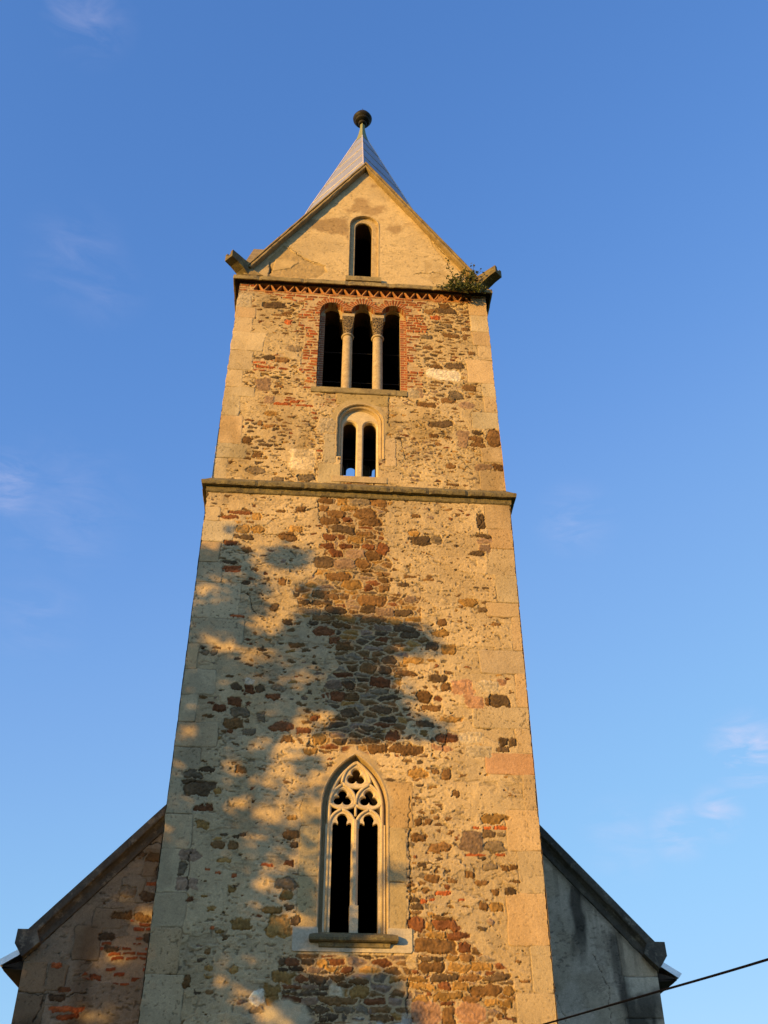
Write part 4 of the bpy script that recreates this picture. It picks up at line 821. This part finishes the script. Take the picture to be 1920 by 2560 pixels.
m = MB()
for s in (-1, 1):
    cell = mir(carc(Lb, La, .13)+carc(La, Lc, .17)[1:]+carc(Lc, Lb, .17)[1:-1], -s)
    cell = [(x+TX, z) for x, z in cell]
    plate(m, cell, [trefoil(s*.235+TX, 8.545+zo, .085, .076, 1.05, .98)], TY+.045, TY+.13, .022)
    l = []
    hc = s*.23+TX
    out = [(x+TX, z) for x, z in carc((s*.23-.225, 8.03+zo), (s*.23, 8.36+zo), .16)+carc((s*.23, 8.36+zo), (s*.23+.225, 8.03+zo), .16)[1:]]
    inn = [(hc+.165, 8.0+zo), (hc+.17, 8.06+zo), (hc+.15, 8.10+zo), (hc+.115, 8.10+zo), (hc+.075, 8.075+zo)]
    lobe = arc(hc, 8.17+zo, .095, -35, 215, 12)
    inn2 = [(2*hc-x, z) for x, z in reversed(inn)]
    plate(m, out+inn+lobe+inn2, [], TY+.045, TY+.12, 0)
top = [(x+TX, z) for x, z in carc((-.25, 8.82+zo), (0, 9.22+zo), .14)+carc((0, 9.22+zo), (.25, 8.82+zo), .14)[1:]+carc((.25, 8.82+zo), (-.25, 8.82+zo), .17)[1:-1]]
plate(m, top, [trefoil(TX, 8.94+zo, .082, .074, 1.05, 1)], TY+.045, TY+.13, .022)
m.build('tracery', M_TRAC, goo)
m = MB(); mx0 = TX-.005
m.loft([[(mx0-.02,TY-.005,z),(mx0+.02,TY-.005,z),(mx0+.062,TY+.07,z),(mx0+.062,TY+.16,z),(mx0-.062,TY+.16,z),(mx0-.062,TY+.07,z)] for z in (6.2, 6.5, 7.4, 8.15+zo)], True, True, True)
m.box(mx0-.072,mx0+.072,TY-.012,TY+.165,6.2,6.72)
for s in (-1, 1): m.box(*sorted((TX+s*.40, TX+s*.52)), TY+.03, TY+.16, 6.2, 8.1)
m.build('mullion', M_TRAC, goo)
m = MB()
def roundrect(x0, x1, z0, z1, r=.04): return arc(x1-r, z0+r, r, -90, 0, 4)+arc(x1-r, z1-r, r, 0, 90, 4)+arc(x0+r, z1-r, r, 90, 180, 4)+arc(x0+r, z0+r, r, 180, 270, 4)
ap = arc(.935, 6.01, .04, -90, 0, 4)+[(.975,6.345),(.60,6.35),(.57,6.33),(.57,6.24),(-.56,6.24),(-.56,6.33),(-.59,6.35),(-.97,6.345)]+arc(-.93, 6.01, .04, 180, 270, 4)
plate(m, ap, [], -.022, .3); m.build('apron', M_SLAB, goo)
m = MB()
rings = []
for z, y, e in ((6.255,-.02,0),(6.235,-.06,.04),(6.21,-.125,.075),(6.165,-.145,.085),(6.125,-.14,.08),(6.105,-.11,.065),(6.10,-.03,.06)):
    rings.append([(-.62-e,y,z),(.66+e,y,z),(.66+e,.1,z),(-.62-e,.1,z)])
m.loft(rings, True, True, True); m.box(-.52,.52,-.03,.9,6.12,6.262)
m.build('sill', M_DARK, goo)
m = MB()
rings = []
for z, y, e in ((6.10,-.07,.0),(6.075,-.06,-.005),(6.045,-.05,-.01),(6.03,-.03,-.01)): rings.append([(-.55-e,y,z),(.62+e,y,z),(.62+e,.1,z),(-.55-e,.1,z)])
m.loft(rings, True, True, True); m.build('sill_moulding', M_CORN, goo)

M_SEAM = metal_mat('seam_metal', (.62,.56,.56), .5, .2)
# ---------------------------------------------------------------- spire, finial, spouts
m = MB(); CY = 3.3
lv = [(33.42,.19),(31.5,.90),(29.5,1.66),(28.4,2.03),(27.3,2.36)]
D4 = [(0,-1),(1.07,0),(0,1),(-.985,0)]
NS = 7
for q in range(4):
    a, b = D4[q], D4[(q+1) % 4]
    strips = []
    for k in range(NS*4+1):
        t = k/(NS*4); z = lv[0][1]
        zz = 33.42+(27.3-33.42)*t
        for (z0, r0), (z1, r1) in zip(lv[:-1], lv[1:]):
            if z1-1e-6 <= zz <= z0+1e-6: r = r0+(r1-r0)*(zz-z0)/(z1-z0)
        strips.append([(r*(a[0]+(b[0]-a[0])*i/8), CY+r*(a[1]+(b[1]-a[1])*i/8), zz+.05*math.sin(k*1.7+q)*(i/8-.5)*0) for i in range(9)])
    m.loft(strips, False)
    r = lv[-1][1]; A = (r*a[0], CY+r*a[1], 27.3); B_ = (r*b[0], CY+r*b[1], 27.3)
    ga = (3.05*a[0], CY+3.05*a[1], 26.95); gb = (3.05*b[0], CY+3.05*b[1], 26.95); cn = (3.0*(a[0]+b[0]), CY+3.0*(a[1]+b[1]), 22.45)
    m.add([A, B_, gb, cn, ga], [(0,1,2,3),(0,3,4)])
roof = m.build('spire_roof', M_ZINC, tower)
m = MB()     # ridge caps and the slanting seams of the sheets
for a in D4:
    m.tube([(r*a[0]*1.005, CY+r*a[1]*1.005, z+.01) for z, r in lv]+[(3.05*a[0], CY+3.05*a[1], 26.97)], .024, 6)
rs = random.Random(9)
for q in range(4):
    a, b = D4[q], D4[(q+1) % 4]
    for k in range(1, 7):
        zz = 33.5-k*.9+rs.uniform(-.05, .05)
        def pt(t, z):
            for (z0, r0), (z1, r1) in zip(lv[:-1], lv[1:]):
                if z1-1e-6 <= z <= z0+1e-6: r = r0+(r1-r0)*(z-z0)/(z1-z0)
            r *= 1.004; r += .006; return (r*(a[0]+(b[0]-a[0])*t), CY+r*(a[1]+(b[1]-a[1])*t), z)
        sl = .34 if q in (3, 1) else -.2
        m.tube([pt(t, min(33.4, max(27.31, zz+sl*(t-.5)))) for t in (0, .25, .5, .75, 1)], .014, 5)
m.build('seam', M_SEAM, roof)
m = MB()
m.loft([[(r*d[0], CY+r*d[1], z) for d in D4] for z, r in ((33.36,.225),(33.44,.20),(33.8,.125),(34.1,.085),(34.42,.075))], True, True, True)
fin = m.build('finial', M_COPPER, tower)
m = MB(); m.lathe([(.07,34.36),(.13,34.38),(.15,34.43),(.105,34.47),(.15,34.48),(.24,34.51),(.275,34.55),(.235,34.58),(.27,34.60),(.325,34.66),(.335,34.72),(.315,34.77),(.265,34.79),(.28,34.83),(.25,34.90),(.17,34.96),(.08,35.01),(.03,35.06)], 0, CY, 32); m.build('finial_knob', M_BULB, fin, smooth=True)
m = MB(); m.tube([(0,CY,35.08),(.005,CY,35.25),(0,CY,35.38)], [.02,.014,.006], 6); m.build('spike', M_IRON, fin)

def gargoyle(sx, sy, seed):
    cx, cy = sx*2.98, (CY-.02)+sy*3.13
    d = Vector((sx, sy, 0)).normalized(); w = Vector((-d.y, d.x, 0)); rs = random.Random(seed)
    m = MB(); base = Vector((cx, cy, 22.32))
    def P3(l, s_, z): p = base+d*l+w*s_; return (p.x, p.y, p.z+z)
    prof = lambda l, zb, zt, h, g: [P3(l,-h,zb),P3(l,h,zb),P3(l,h,zt),P3(l,g,zt-.01),P3(l,g*.8,zt-.11),P3(l,-g*.8,zt-.11),P3(l,-g,zt-.01),P3(l,-h,zt)]
    m.loft([prof(-.35,-.15,.36,.17,.08), prof(.05,-.13,.34,.15,.075), prof(.25,.01,.33,.145,.07), prof(.45,.08,.345,.14,.065), prof(.65,.11,.35,.135,.06)], True, True, True)
    return m.build('water_spout', M_DARK, tower)
for i, (sx, sy) in enumerate(((-1,-1),(1,-1),(1,1),(-1,1))): gargoyle(sx, sy, i)
for s in (-1, 1):     # springers at the feet of the gables
    m = MB()
    m.loft([[(s*3.06,-.02,22.2),(s*2.55,-.02,22.2),(s*2.55,.5,22.2),(s*3.06,.5,22.2)],[(s*3.06,-.02,22.34),(s*2.75,-.02,22.34),(s*2.75,.5,22.34),(s*3.06,.5,22.34)],[(s*3.03,.03,22.50),(s*2.86,.03,22.50),(s*2.86,.5,22.50),(s*3.03,.5,22.50)]], True, True, True)
    m.build('springer', M_COPE, tower)
# ---------------------------------------------------------------- nave behind the tower
NY = 2.2; NW = 5.69; NS_ = 1.10; NE = 6.30      # plane of the west wall, half width, slope, height of the slope at the wall's edge
nave = tag(empty('church_nave', (0, NY, 0)), 'steep gabled church nave with dark stone coping and stained grey plaster walls behind the tower', 'church nave')
def nave_top(x): return NE+NS_*(NW-np.abs(x))
def nave_wall(side, seed):
    xs = np.linspace(-NW, -3.0, 210) if side < 0 else np.linspace(3.0, NW, 210)
    zs_ = np.concatenate([np.arange(0, 4.4, .1), np.arange(4.4, 9.6, .0135)])
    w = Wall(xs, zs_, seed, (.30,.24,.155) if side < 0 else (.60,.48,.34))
    if side < 0:
        br = in_poly(w.wx+(fbm(w.X, w.Z, 3, 3, 4)-.5)*.3, w.wz, [(-4.45,6.55),(-3.9,6.75),(-3.85,7.3),(-3.3,7.3),(-3.2,6.1),(-3.9,5.9),(-4.65,6.0)]).astype(np.float32)
        for i, b in enumerate([(-5.75,5.75,-5.25,6.25),(-5.24,5.8,-4.9,6.22),(-5.75,4.9,-5.2,5.74),(-4.9,6.3,-4.4,6.9),(-4.2,7.3,-3.75,7.75),(-3.85,7.8,-3.2,8.3),(-5.75,4.3,-5.1,4.88),(-4.6,6.85,-4.1,7.2)]):
            w.block(*b, 40+i, (.27,.215,.135), .03, .004, warp=.05)
        for st in [(-3.6,7.66,.26,.07,'B'),(-3.7,7.42,.3,.16,'d'),(-3.75,7.05,.34,.14,'b'),(-4.1,7.08,.3,.13,'b'),(-4.05,7.5,.3,.2,'g'),(-3.6,8.15,.4,.16,'b'),(-4.0,8.2,.3,.1,'d'),(-3.45,7.9,.3,.2,'g'),(-3.5,6.7,.3,.16,'d'),(-4.8,5.5,.5,.09,'B'),(-4.75,5.38,.42,.08,'B'),(-4.4,6.02,.22,.08,'B'),(-5.1,6.2,.2,.08,'B'),(-4.9,5.8,.2,.09,'r'),(-5.0,5.68,.25,.1,'d'),(-4.3,6.7,.3,.14,'d'),(-4.2,6.5,.25,.1,'d')]: w.stone(*st, int(abs(st[0]*100)))
        w.brick(br, .085, .27, 9, .5)
        w.rubble(.35*smooth(.5, .62, fbm(w.X, w.Z, 1.2, 3, 3))*smooth(6.0, 6.6, w.Z), .26, .14, 19)
        w.rubble(.2*smooth(.5, .64, fbm(w.X, w.Z, 1.5, 3, 5)), .13, .06, 29, .006)
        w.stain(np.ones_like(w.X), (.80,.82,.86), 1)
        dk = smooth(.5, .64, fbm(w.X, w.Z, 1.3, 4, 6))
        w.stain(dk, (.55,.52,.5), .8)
        w.stain(smooth(.25, 0, np.abs(w.X+4.62)+(fbm(w.X, w.Z, 2, 3, 3)-.5)*.3)*smooth(7.1, 6.8, w.Z), (.62,.55,.5), .8)
        w.stain(smooth(5.5, 5.0, w.Z+(fbm(w.X, w.Z, 2.5, 4, 2)-.5)*.7)*smooth(-4.2, -4.9, w.X), (.4,.4,.38), .9)
        w.crack([(-5.7,5.76),(-5.3,5.72),(-4.9,5.74)], .012); w.crack([(-5.2,5.7),(-5.25,5.45),(-5.33,5.3)], .014); w.crack([(-4.85,5.72),(-4.5,5.78)], .014); w.crack([(-4.05,8.3),(-3.7,8.42),(-3.4,8.4)], .02)
    else:
        w.d *= .35
        for i, b in enumerate([(5.02,6.2,5.75,6.95),(5.05,5.5,5.75,6.19),(4.98,4.7,5.75,5.49),(5.0,3.9,5.75,4.68)]): w.block(*b, 60+i, (.58,.475,.33), .02, .006, rough=.4)
        n = fbm(w.X*2.5, w.Z*.8, 2.4, 4, 2)-.5
        s1 = smooth(.22, .06, np.abs(w.X-4.36+(7.8-w.Z)*.05+n*.25)+.10*smooth(6.9, 6.2, w.Z))*smooth(8.0, 7.7, w.Z)*smooth(6.0, 6.9, w.Z+n*.6)
        s2 = smooth(.2, .03, np.abs(w.X-4.95-(7.0-w.Z)*.08+n*.2))*smooth(7.1, 6.85, w.Z)
        s3 = smooth(.5, .64, fbm(w.X, w.Z, 1.8, 4, 5))*smooth(4.9, 5.2, w.X)*smooth(6.3, 5.9, w.Z)
        s4 = smooth(.45, .1, np.abs(w.X-5.3+n*.5))*smooth(6.3, 5.2, w.Z)*.7
        s5 = smooth(.56, .70, fbm(w.X*5, w.Z*.35, 2.2, 3, 3))*smooth(1.6, 0, nave_top(w.X)-w.Z)*.45
        w.stain(s5, (.45,.45,.44), 1)
        w.stain(smooth(.48, .62, fbm(w.X, w.Z, 1.1, 4, 7)), (.84,.82,.78), 1)
        w.crack([(3.6,7.6),(3.75,6.9),(3.7,6.2),(3.9,5.4)], .007); w.crack([(4.5,6.6),(4.75,6.0),(4.7,5.2)], .006)
        w.stain(np.clip(s1+s2*.85+s3*.7+s4, 0, 1), (.20,.205,.215), 1)
        w.stain(smooth(.12, .0, nave_top(w.X)-w.Z-.05+n*.2), (.5,.5,.48), .8)
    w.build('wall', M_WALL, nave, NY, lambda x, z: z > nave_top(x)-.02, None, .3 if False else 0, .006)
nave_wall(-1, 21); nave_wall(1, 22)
m = MB()
for s in (-1, 1): m.add([(s*NW,NY+.004,0),(s*NW,26,0),(s*NW,26,6.35),(s*NW,NY+.004,6.35)], [(0,1,2,3)])
m.add([(-NW,26,0),(NW,26,0),(NW,26,6.3),(0,26,12.6),(-NW,26,6.3)], [(0,1,2,3,4)])
m.build('wall', stone_mat('nave_render', (.34,.29,.21), (.26,.22,.16), 1.2, .4), nave)
m = MB(); ov = .02
for s in (-1, 1):
    a = [(0, 12.62), (s*5.62, 6.50), (s*6.15, 6.255), (s*6.10, 6.18), (s*5.6, 6.40), (0, 12.5)]
    m.loft([[(x, y, z) for x, z in a] for y in (NY+.36, 26.3)], True, True, True)
m.build('roof', M_ROOFT, nave)
m = MB()
for s in (-1, 1):   # boarded eaves
    m.loft([[(s*x, y, z) for x, z in ((5.692,6.17),(6.07,6.19),(6.07,6.165),(5.692,6.14))] for y in (NY+.1, 26.2)], True, True, True)
    m.loft([[(s*x, y, z) for x, z in ((5.70,6.30),(6.05,6.205),(6.05,6.165),(5.70,6.165))] for y in (NY+.1, NY+.14)], True, True, True)
m.build('eaves_board', M_WOOD, nave)
for s in (-1, 1):
    m = MB()
    m.loft([[(s*x, y, z) for x, z in ((5.80,6.50),(6.17,6.275),(6.10,6.195),(5.80,6.385))] for y in (NY+.06, NY+.355)], True, True, True)
    m.build('eaves_flashing', M_FLASH, nave)
def nave_coping():
    m = MB(); t2 = math.atan(NS_); cs = math.cos(t2); rs = random.Random(3)
    prof = [(0,.42),(0,-.155),(.02,-.165),(.125,-.165),(.145,-.15),(.15,-.10),(.165,-.085),(.20,-.04),(.235,-.03),(.30,-.025),(.315,-.015),(.32,.42)]
    top0 = NE+.46
    for s in (-1, 1):
        rings = []; N = 40
        for i in range(N+1):
            t = i/N; ring = []
            for n, y in prof:
                x = (.02+(NW+.02-.02)*t); z = top0-n/cs+NS_*(NW-x); j = rs.uniform(-.005, .005)
                jj = .02 if i in (11, 12, 24) and y < 0 else 0
                ring.append((s*x, NY+y+j+jj, z+j))
            rings.append(ring)
        m.loft(rings, True, True, True)
        # kneeler stone that ends the coping
        kn = [(NW-.16,6.765),(NW+.17,6.765),(NW+.175,6.52),(NW+.10,6.42),(NW+.01,6.30),(NW-.25,6.55)]
        m.loft([[(s*x, y, z) for x, z in kn] for y in (NY-.17, NY-.15, NY+.40)], True, True, True)
    return m.build('coping', M_NCOPE, nave)
nave_coping()

# ---------------------------------------------------------------- plants
def leaves(m, c, d, size, rs):
    """one pointed leaf, folded along its midrib"""
    d = d.normalized(); s_ = d.cross(Vector((rs.uniform(-1,1), rs.uniform(-1,1), rs.uniform(-1,1)))).normalized(); n = d.cross(s_)
    w = size*.33
    m.add([c, c+d*size*.45+s_*w+n*size*.08, c+d*size, c+d*size*.45-s_*w+n*size*.08], [(0,1,2),(0,2,3)])
rs = random.Random(5)
sh_root = tag(empty('shrub', (2.55, -.03, 22.2)), 'small leafy green shrub rooted on the cornice beside the right-hand spout', 'shrub')
fol = MB(); stm = MB()
def sprig(x0, z0, dx, dy, dz, n, ls, droop):
    p = Vector((x0, -.06, z0)); v = Vector((dx, dy, dz)); pts = [p.copy()]
    for k in range(n):
        v += Vector((rs.uniform(-.25,.25), rs.uniform(-.2,.2), -droop+rs.uniform(-.15,.15))); p = p+v.normalized()*.075
        p.y = min(p.y, .03 if p.z > 22.2 else -.10); pts.append(p.copy())
        for q in range(rs.choice((2,3,3,4))):
            leaves(fol, p+Vector((rs.uniform(-.05,.05), rs.uniform(-.05,.03), rs.uniform(-.05,.05))), Vector((rs.uniform(-1,1), rs.uniform(-1,.3), rs.uniform(-.8,.8))), rs.uniform(.05,.10)*ls, rs)
    stm.tube(pts, [.010*(1-.6*i/len(pts)) for i in range(len(pts))], 4)
for k in range(15): sprig(rs.uniform(2.35, 3.0), 22.14, rs.uniform(-.7,.5), -.35, rs.uniform(.5,1.3), rs.randint(4, 8), 1.0, .10)
sprig(2.3, 22.16, -.3, -.3, 1.2, 12, .9, .02); sprig(2.45, 22.16, .1, -.3, 1.3, 11, .9, .02); sprig(2.7, 22.16, -.05, -.3, 1.1, 9, .9, .05)
for k in range(40): sprig(rs.uniform(2.2, 3.1), 22.08, rs.uniform(-.5,.5), -.7, rs.uniform(-.1,.3), rs.randint(3, 6), 1.05, .32)
for k in range(3): sprig(rs.uniform(1.95, 2.15), 22.06, -.5, -.5, .1, rs.randint(3, 5), .9, .3)
stm.build('stem', M_BARK, sh_root); fol.build('foliage', M_SHRUB, sh_root, fix=False)

# ---------------------------------------------------------------- overhead cable
ca = MB()
A = Vector((2.55, -.08, 4.62)); Bm = Vector((3.27, -3.2, 4.46)); pts = []
c0 = Vector((-.79, -17.555, 1.6))
def ray(px, py):
    f = Vector((math.sin(YAW)*math.cos(PITCH), math.cos(YAW)*math.cos(PITCH), math.sin(PITCH))); r = Vector((math.cos(YAW), -math.sin(YAW), 0)); u = r.cross(f)
    return (f+r*((px-960)/2588)-u*((py-1280)/2588)).normalized()
# the run of the cable, in metres, from the tower towards the street
CABLE = [(2.57,-.06,4.845),(2.80,-1.2,4.735),(3.345,-4.015,4.505),(3.89,-6.83,4.28),(4.55,-10.2,4.06),(5.15,-13.2,3.95)]
def smooth_pts(P_, n=8):
    P_ = [Vector(p) for p in P_]; out = []
    for i in range(len(P_)-1):
        p0, p1, p2, p3 = P_[max(i-1,0)], P_[i], P_[i+1], P_[min(i+2,len(P_)-1)]
        for k in range(n):
            t = k/n; out.append(.5*((2*p1)+(-p0+p2)*t+(2*p0-5*p1+4*p2-p3)*t*t+(-p0+3*p1-3*p2+p3)*t**3))
    return out+[P_[-1]]
ca.tube(smooth_pts(CABLE), .0135, 8)
tag(ca.build('overhead_cable', M_CABLE, None, smooth=True), 'thin dark overhead cable sloping past the lower right of the tower', 'cable')
po = MB(); po.tube([(5.25,-13.2,-.1),(5.25,-13.2,2),(5.25,-13.2,4.6)], [.15,.13,.11], 12)
pole = tag(empty('utility_pole', (5.25,-13.2,0)), 'wooden utility pole carrying the overhead cable to the right of the church', 'utility pole')
po.build('shaft', M_BARK, pole, smooth=True)
m = MB(); m.lathe([(.02,3.93),(.045,3.95),(.05,4.0),(.03,4.03),(.04,4.06),(.02,4.08)], 5.15, -13.2, 12); m.tube([(5.25,-13.2,3.93),(5.15,-13.2,3.93),(5.15,-13.2,4.0)], .012, 6); m.build('insulator', M_TRAC, pole)

# ---------------------------------------------------------------- tree in front of the church: its crown stands between the low sun and the tower
# blobs of foliage by where their shade falls on the facade: x, z, rx, rz, density
SHADE = [(-3.0,12.9,.85,1.2,1),(-2.6,12.2,.9,1.1,1),(-2.2,11.4,1.2,.9,1),(-1.3,11.3,1.1,.8,1),(-.65,11.9,.65,.42,1),(.2,11.85,.75,.36,1),(1.0,11.8,.5,.26,1),(-.2,11.2,.8,.6,1),(.15,10.6,.75,.6,1),
 (.35,10.1,.6,.4,1),(.95,9.97,.4,.22,1),(1.42,9.88,.25,.14,1),(-1.2,10.5,1.1,.7,1),(-2.4,10.3,1.1,.9,1),(-.5,10.25,.7,.4,1),(-1.45,13.6,.38,.2,.9),(-.95,12.75,.4,.2,.9),(-3.0,9.4,.7,.9,1),(-2.1,9.6,.6,.5,1),
 (-3.1,8.3,.5,.9,1),(-2.6,8.6,.5,.5,.9),(-1.0,8.7,.42,.22,.95),(-1.5,8.15,.35,.2,.8),(-.75,7.85,.22,.38,.9),(-2.2,6.45,1.4,.8,1),(-1.25,6.6,.7,.9,1),(-2.95,7.1,.5,.8,1),(-.75,6.9,.22,.6,.85),(-.2,6.25,.55,.2,.8),
 (-.05,7.1,.12,.5,.7),(.68,7.2,.13,.15,.9),(-2.2,5.2,1.6,.9,1),(-.9,5.45,1,.75,1),(.15,5.35,.6,.4,1),(.45,4.8,.65,.45,1),(-1.8,7.6,.5,.3,.7),(-2.4,7.9,.4,.3,.8),(-2.9,14.2,.35,.12,.7),(-3.15,13.9,.2,.12,.7),
 (-6.6,7.0,1.1,1.6,1),(-7.6,6.6,1.1,1.2,1),(-6.2,8.6,.6,.8,.9),(-6.8,5.6,1.2,.8,1),(-8.2,6.0,.6,1.0,1),(-6.1,9.5,.5,.6,1),(-6.7,8.8,.7,.7,1),(-7.4,8.1,.7,.7,1),(-8.1,7.4,.7,.8,1),(-8.8,6.7,.6,.9,1),(-6.2,6.2,.6,1.0,1),(-6.0,7.6,.4,1.0,.9)]
LIT = [(-1.75,12.05,.28,.2),(-1.5,7.45,.35,.25),(-2.0,8.35,.5,.2),(-1.3,7.15,.3,.15),(-1.35,8.45,.25,.15),(-2.25,7.6,.35,.15),(-.3,5.78,.4,.10),(-2.2,5.6,.2,.05),(-1.75,5.3,.16,.04),(-2.9,9.75,.13,.13),(-1.95,11.35,.3,.1),(-3.0,14.0,.2,.1),
 (-2.55,11.5,.25,.09),(-3.0,12.75,.18,.1),(-1.0,10.85,.22,.08),(-.95,10.05,.3,.1),(-1.55,9.35,.4,.16),(-2.3,9.0,.25,.1),(-3.0,8.9,.12,.2),(-2.8,6.0,.2,.08),(-1.2,5.0,.25,.09),(-.85,6.45,.2,.1),(-3.05,7.6,.14,.22),(-1.4,12.65,.3,.12),
 (-7.05,6.85,.22,.06),(-6.55,7.6,.25,.08),(-7.3,5.95,.3,.05)]
rs = random.Random(11); tl = MB()
def shade_at(x, z):
    d = 0
    for bx, bz, rx, rz, k in SHADE:
        q = ((x-bx)/rx)**2+((z-bz)/rz)**2
        if q < 1.15: d = max(d, k*min(1, (1.15-q)*3.2))
    for bx, bz, rx, rz in LIT:
        q = ((x-bx)/rx)**2+((z-bz)/rz)**2
        q = ((x-bx)/(rx+.11))**2+((z-bz)/(rz+.09))**2
        if q < 1.5: d = min(d, .3*max(0, q-.9))
    return d
T0, T1 = 10.5, 16.5
crown_pts = []
STEP = .115
gx = np.arange(-9.6, 2.2, STEP); gz = np.arange(4.0, 14.8, STEP)
GX, GZ = np.meshgrid(gx, gz, indexing='ij')
gap = fbm(GX, GZ*1.5, 1.5, 4, 3); gap2 = fbm(GX, GZ*1.6, 3.2, 3, 6); fine = fbm(GX*.9, GZ*1.7, 3.4, 2, 1)
for i, x in enumerate(gx):
    for j, z in enumerate(gz):
        dn = shade_at(x, z)
        if 6.9 < z < 9.5 and -4.2 < x < -.7:           # broken, twiggy part of the crown
            if fine[i, j] > .56-.16*max(0, x+1.9)+.10*max(0, -2.5-x)-.05*(z > 8.2): continue
            dn = 1
        else:
            if (x < -4.2 or z < 6.9) and dn > .3: dn = 1.5
            if dn <= 0 or dn < .75*(gap[i, j]*.6+gap2[i, j]*.4-.28)*2.2: continue
            if gap2[i, j] > (.66 if z >= 6.9 else .72 if x > -4.2 else .9): continue
        c = Vector((x+rs.uniform(-.05, .05), 0, z+rs.uniform(-.05, .05)))+SUN*rs.uniform(T0, T1); crown_pts.append(c)
        for k in range(int(13*min(1, dn+.25))):
            o = Vector((rs.gauss(0,1), rs.gauss(0,1), rs.gauss(0,1)))*.075
            leaves(tl, c+o, Vector((rs.uniform(-1,1), rs.uniform(-1,1), rs.uniform(-1,.6))), rs.uniform(.10,.18), rs)
mid = Vector((-2.6, 0, 9.0))+SUN*13.5
tree = tag(empty('tree', (mid.x, mid.y, 0)), 'tall leafy green tree standing left of the camera and dappling the tower with shade', 'tree')
tl.build('crown', M_LEAF, tree, fix=False)
tk = MB()
tk.tube([(mid.x,mid.y,-.2),(mid.x+.05,mid.y,2),(mid.x-.1,mid.y+.05,5),(mid.x+.1,mid.y,8.5),(mid.x,mid.y,12)], [.55,.38,.33,.25,.12], 14)
tk.build('trunk', M_BARK, tree, smooth=True)
lb = MB()
for k in range(34):
    p = crown_pts[k*83 % len(crown_pts)]
    zb = min(11.5, max(3.5, p.z-2.2-rs.random()*2)); s0 = Vector((mid.x, mid.y, zb)); mm = s0.lerp(p, .5)+Vector((0,0,-.35))
    lb.tube([s0, s0.lerp(mm,.5)+Vector((0,0,-.1)), mm, p], [.10,.075,.05,.015], 6)
lb.build('limb', M_BARK, tree)
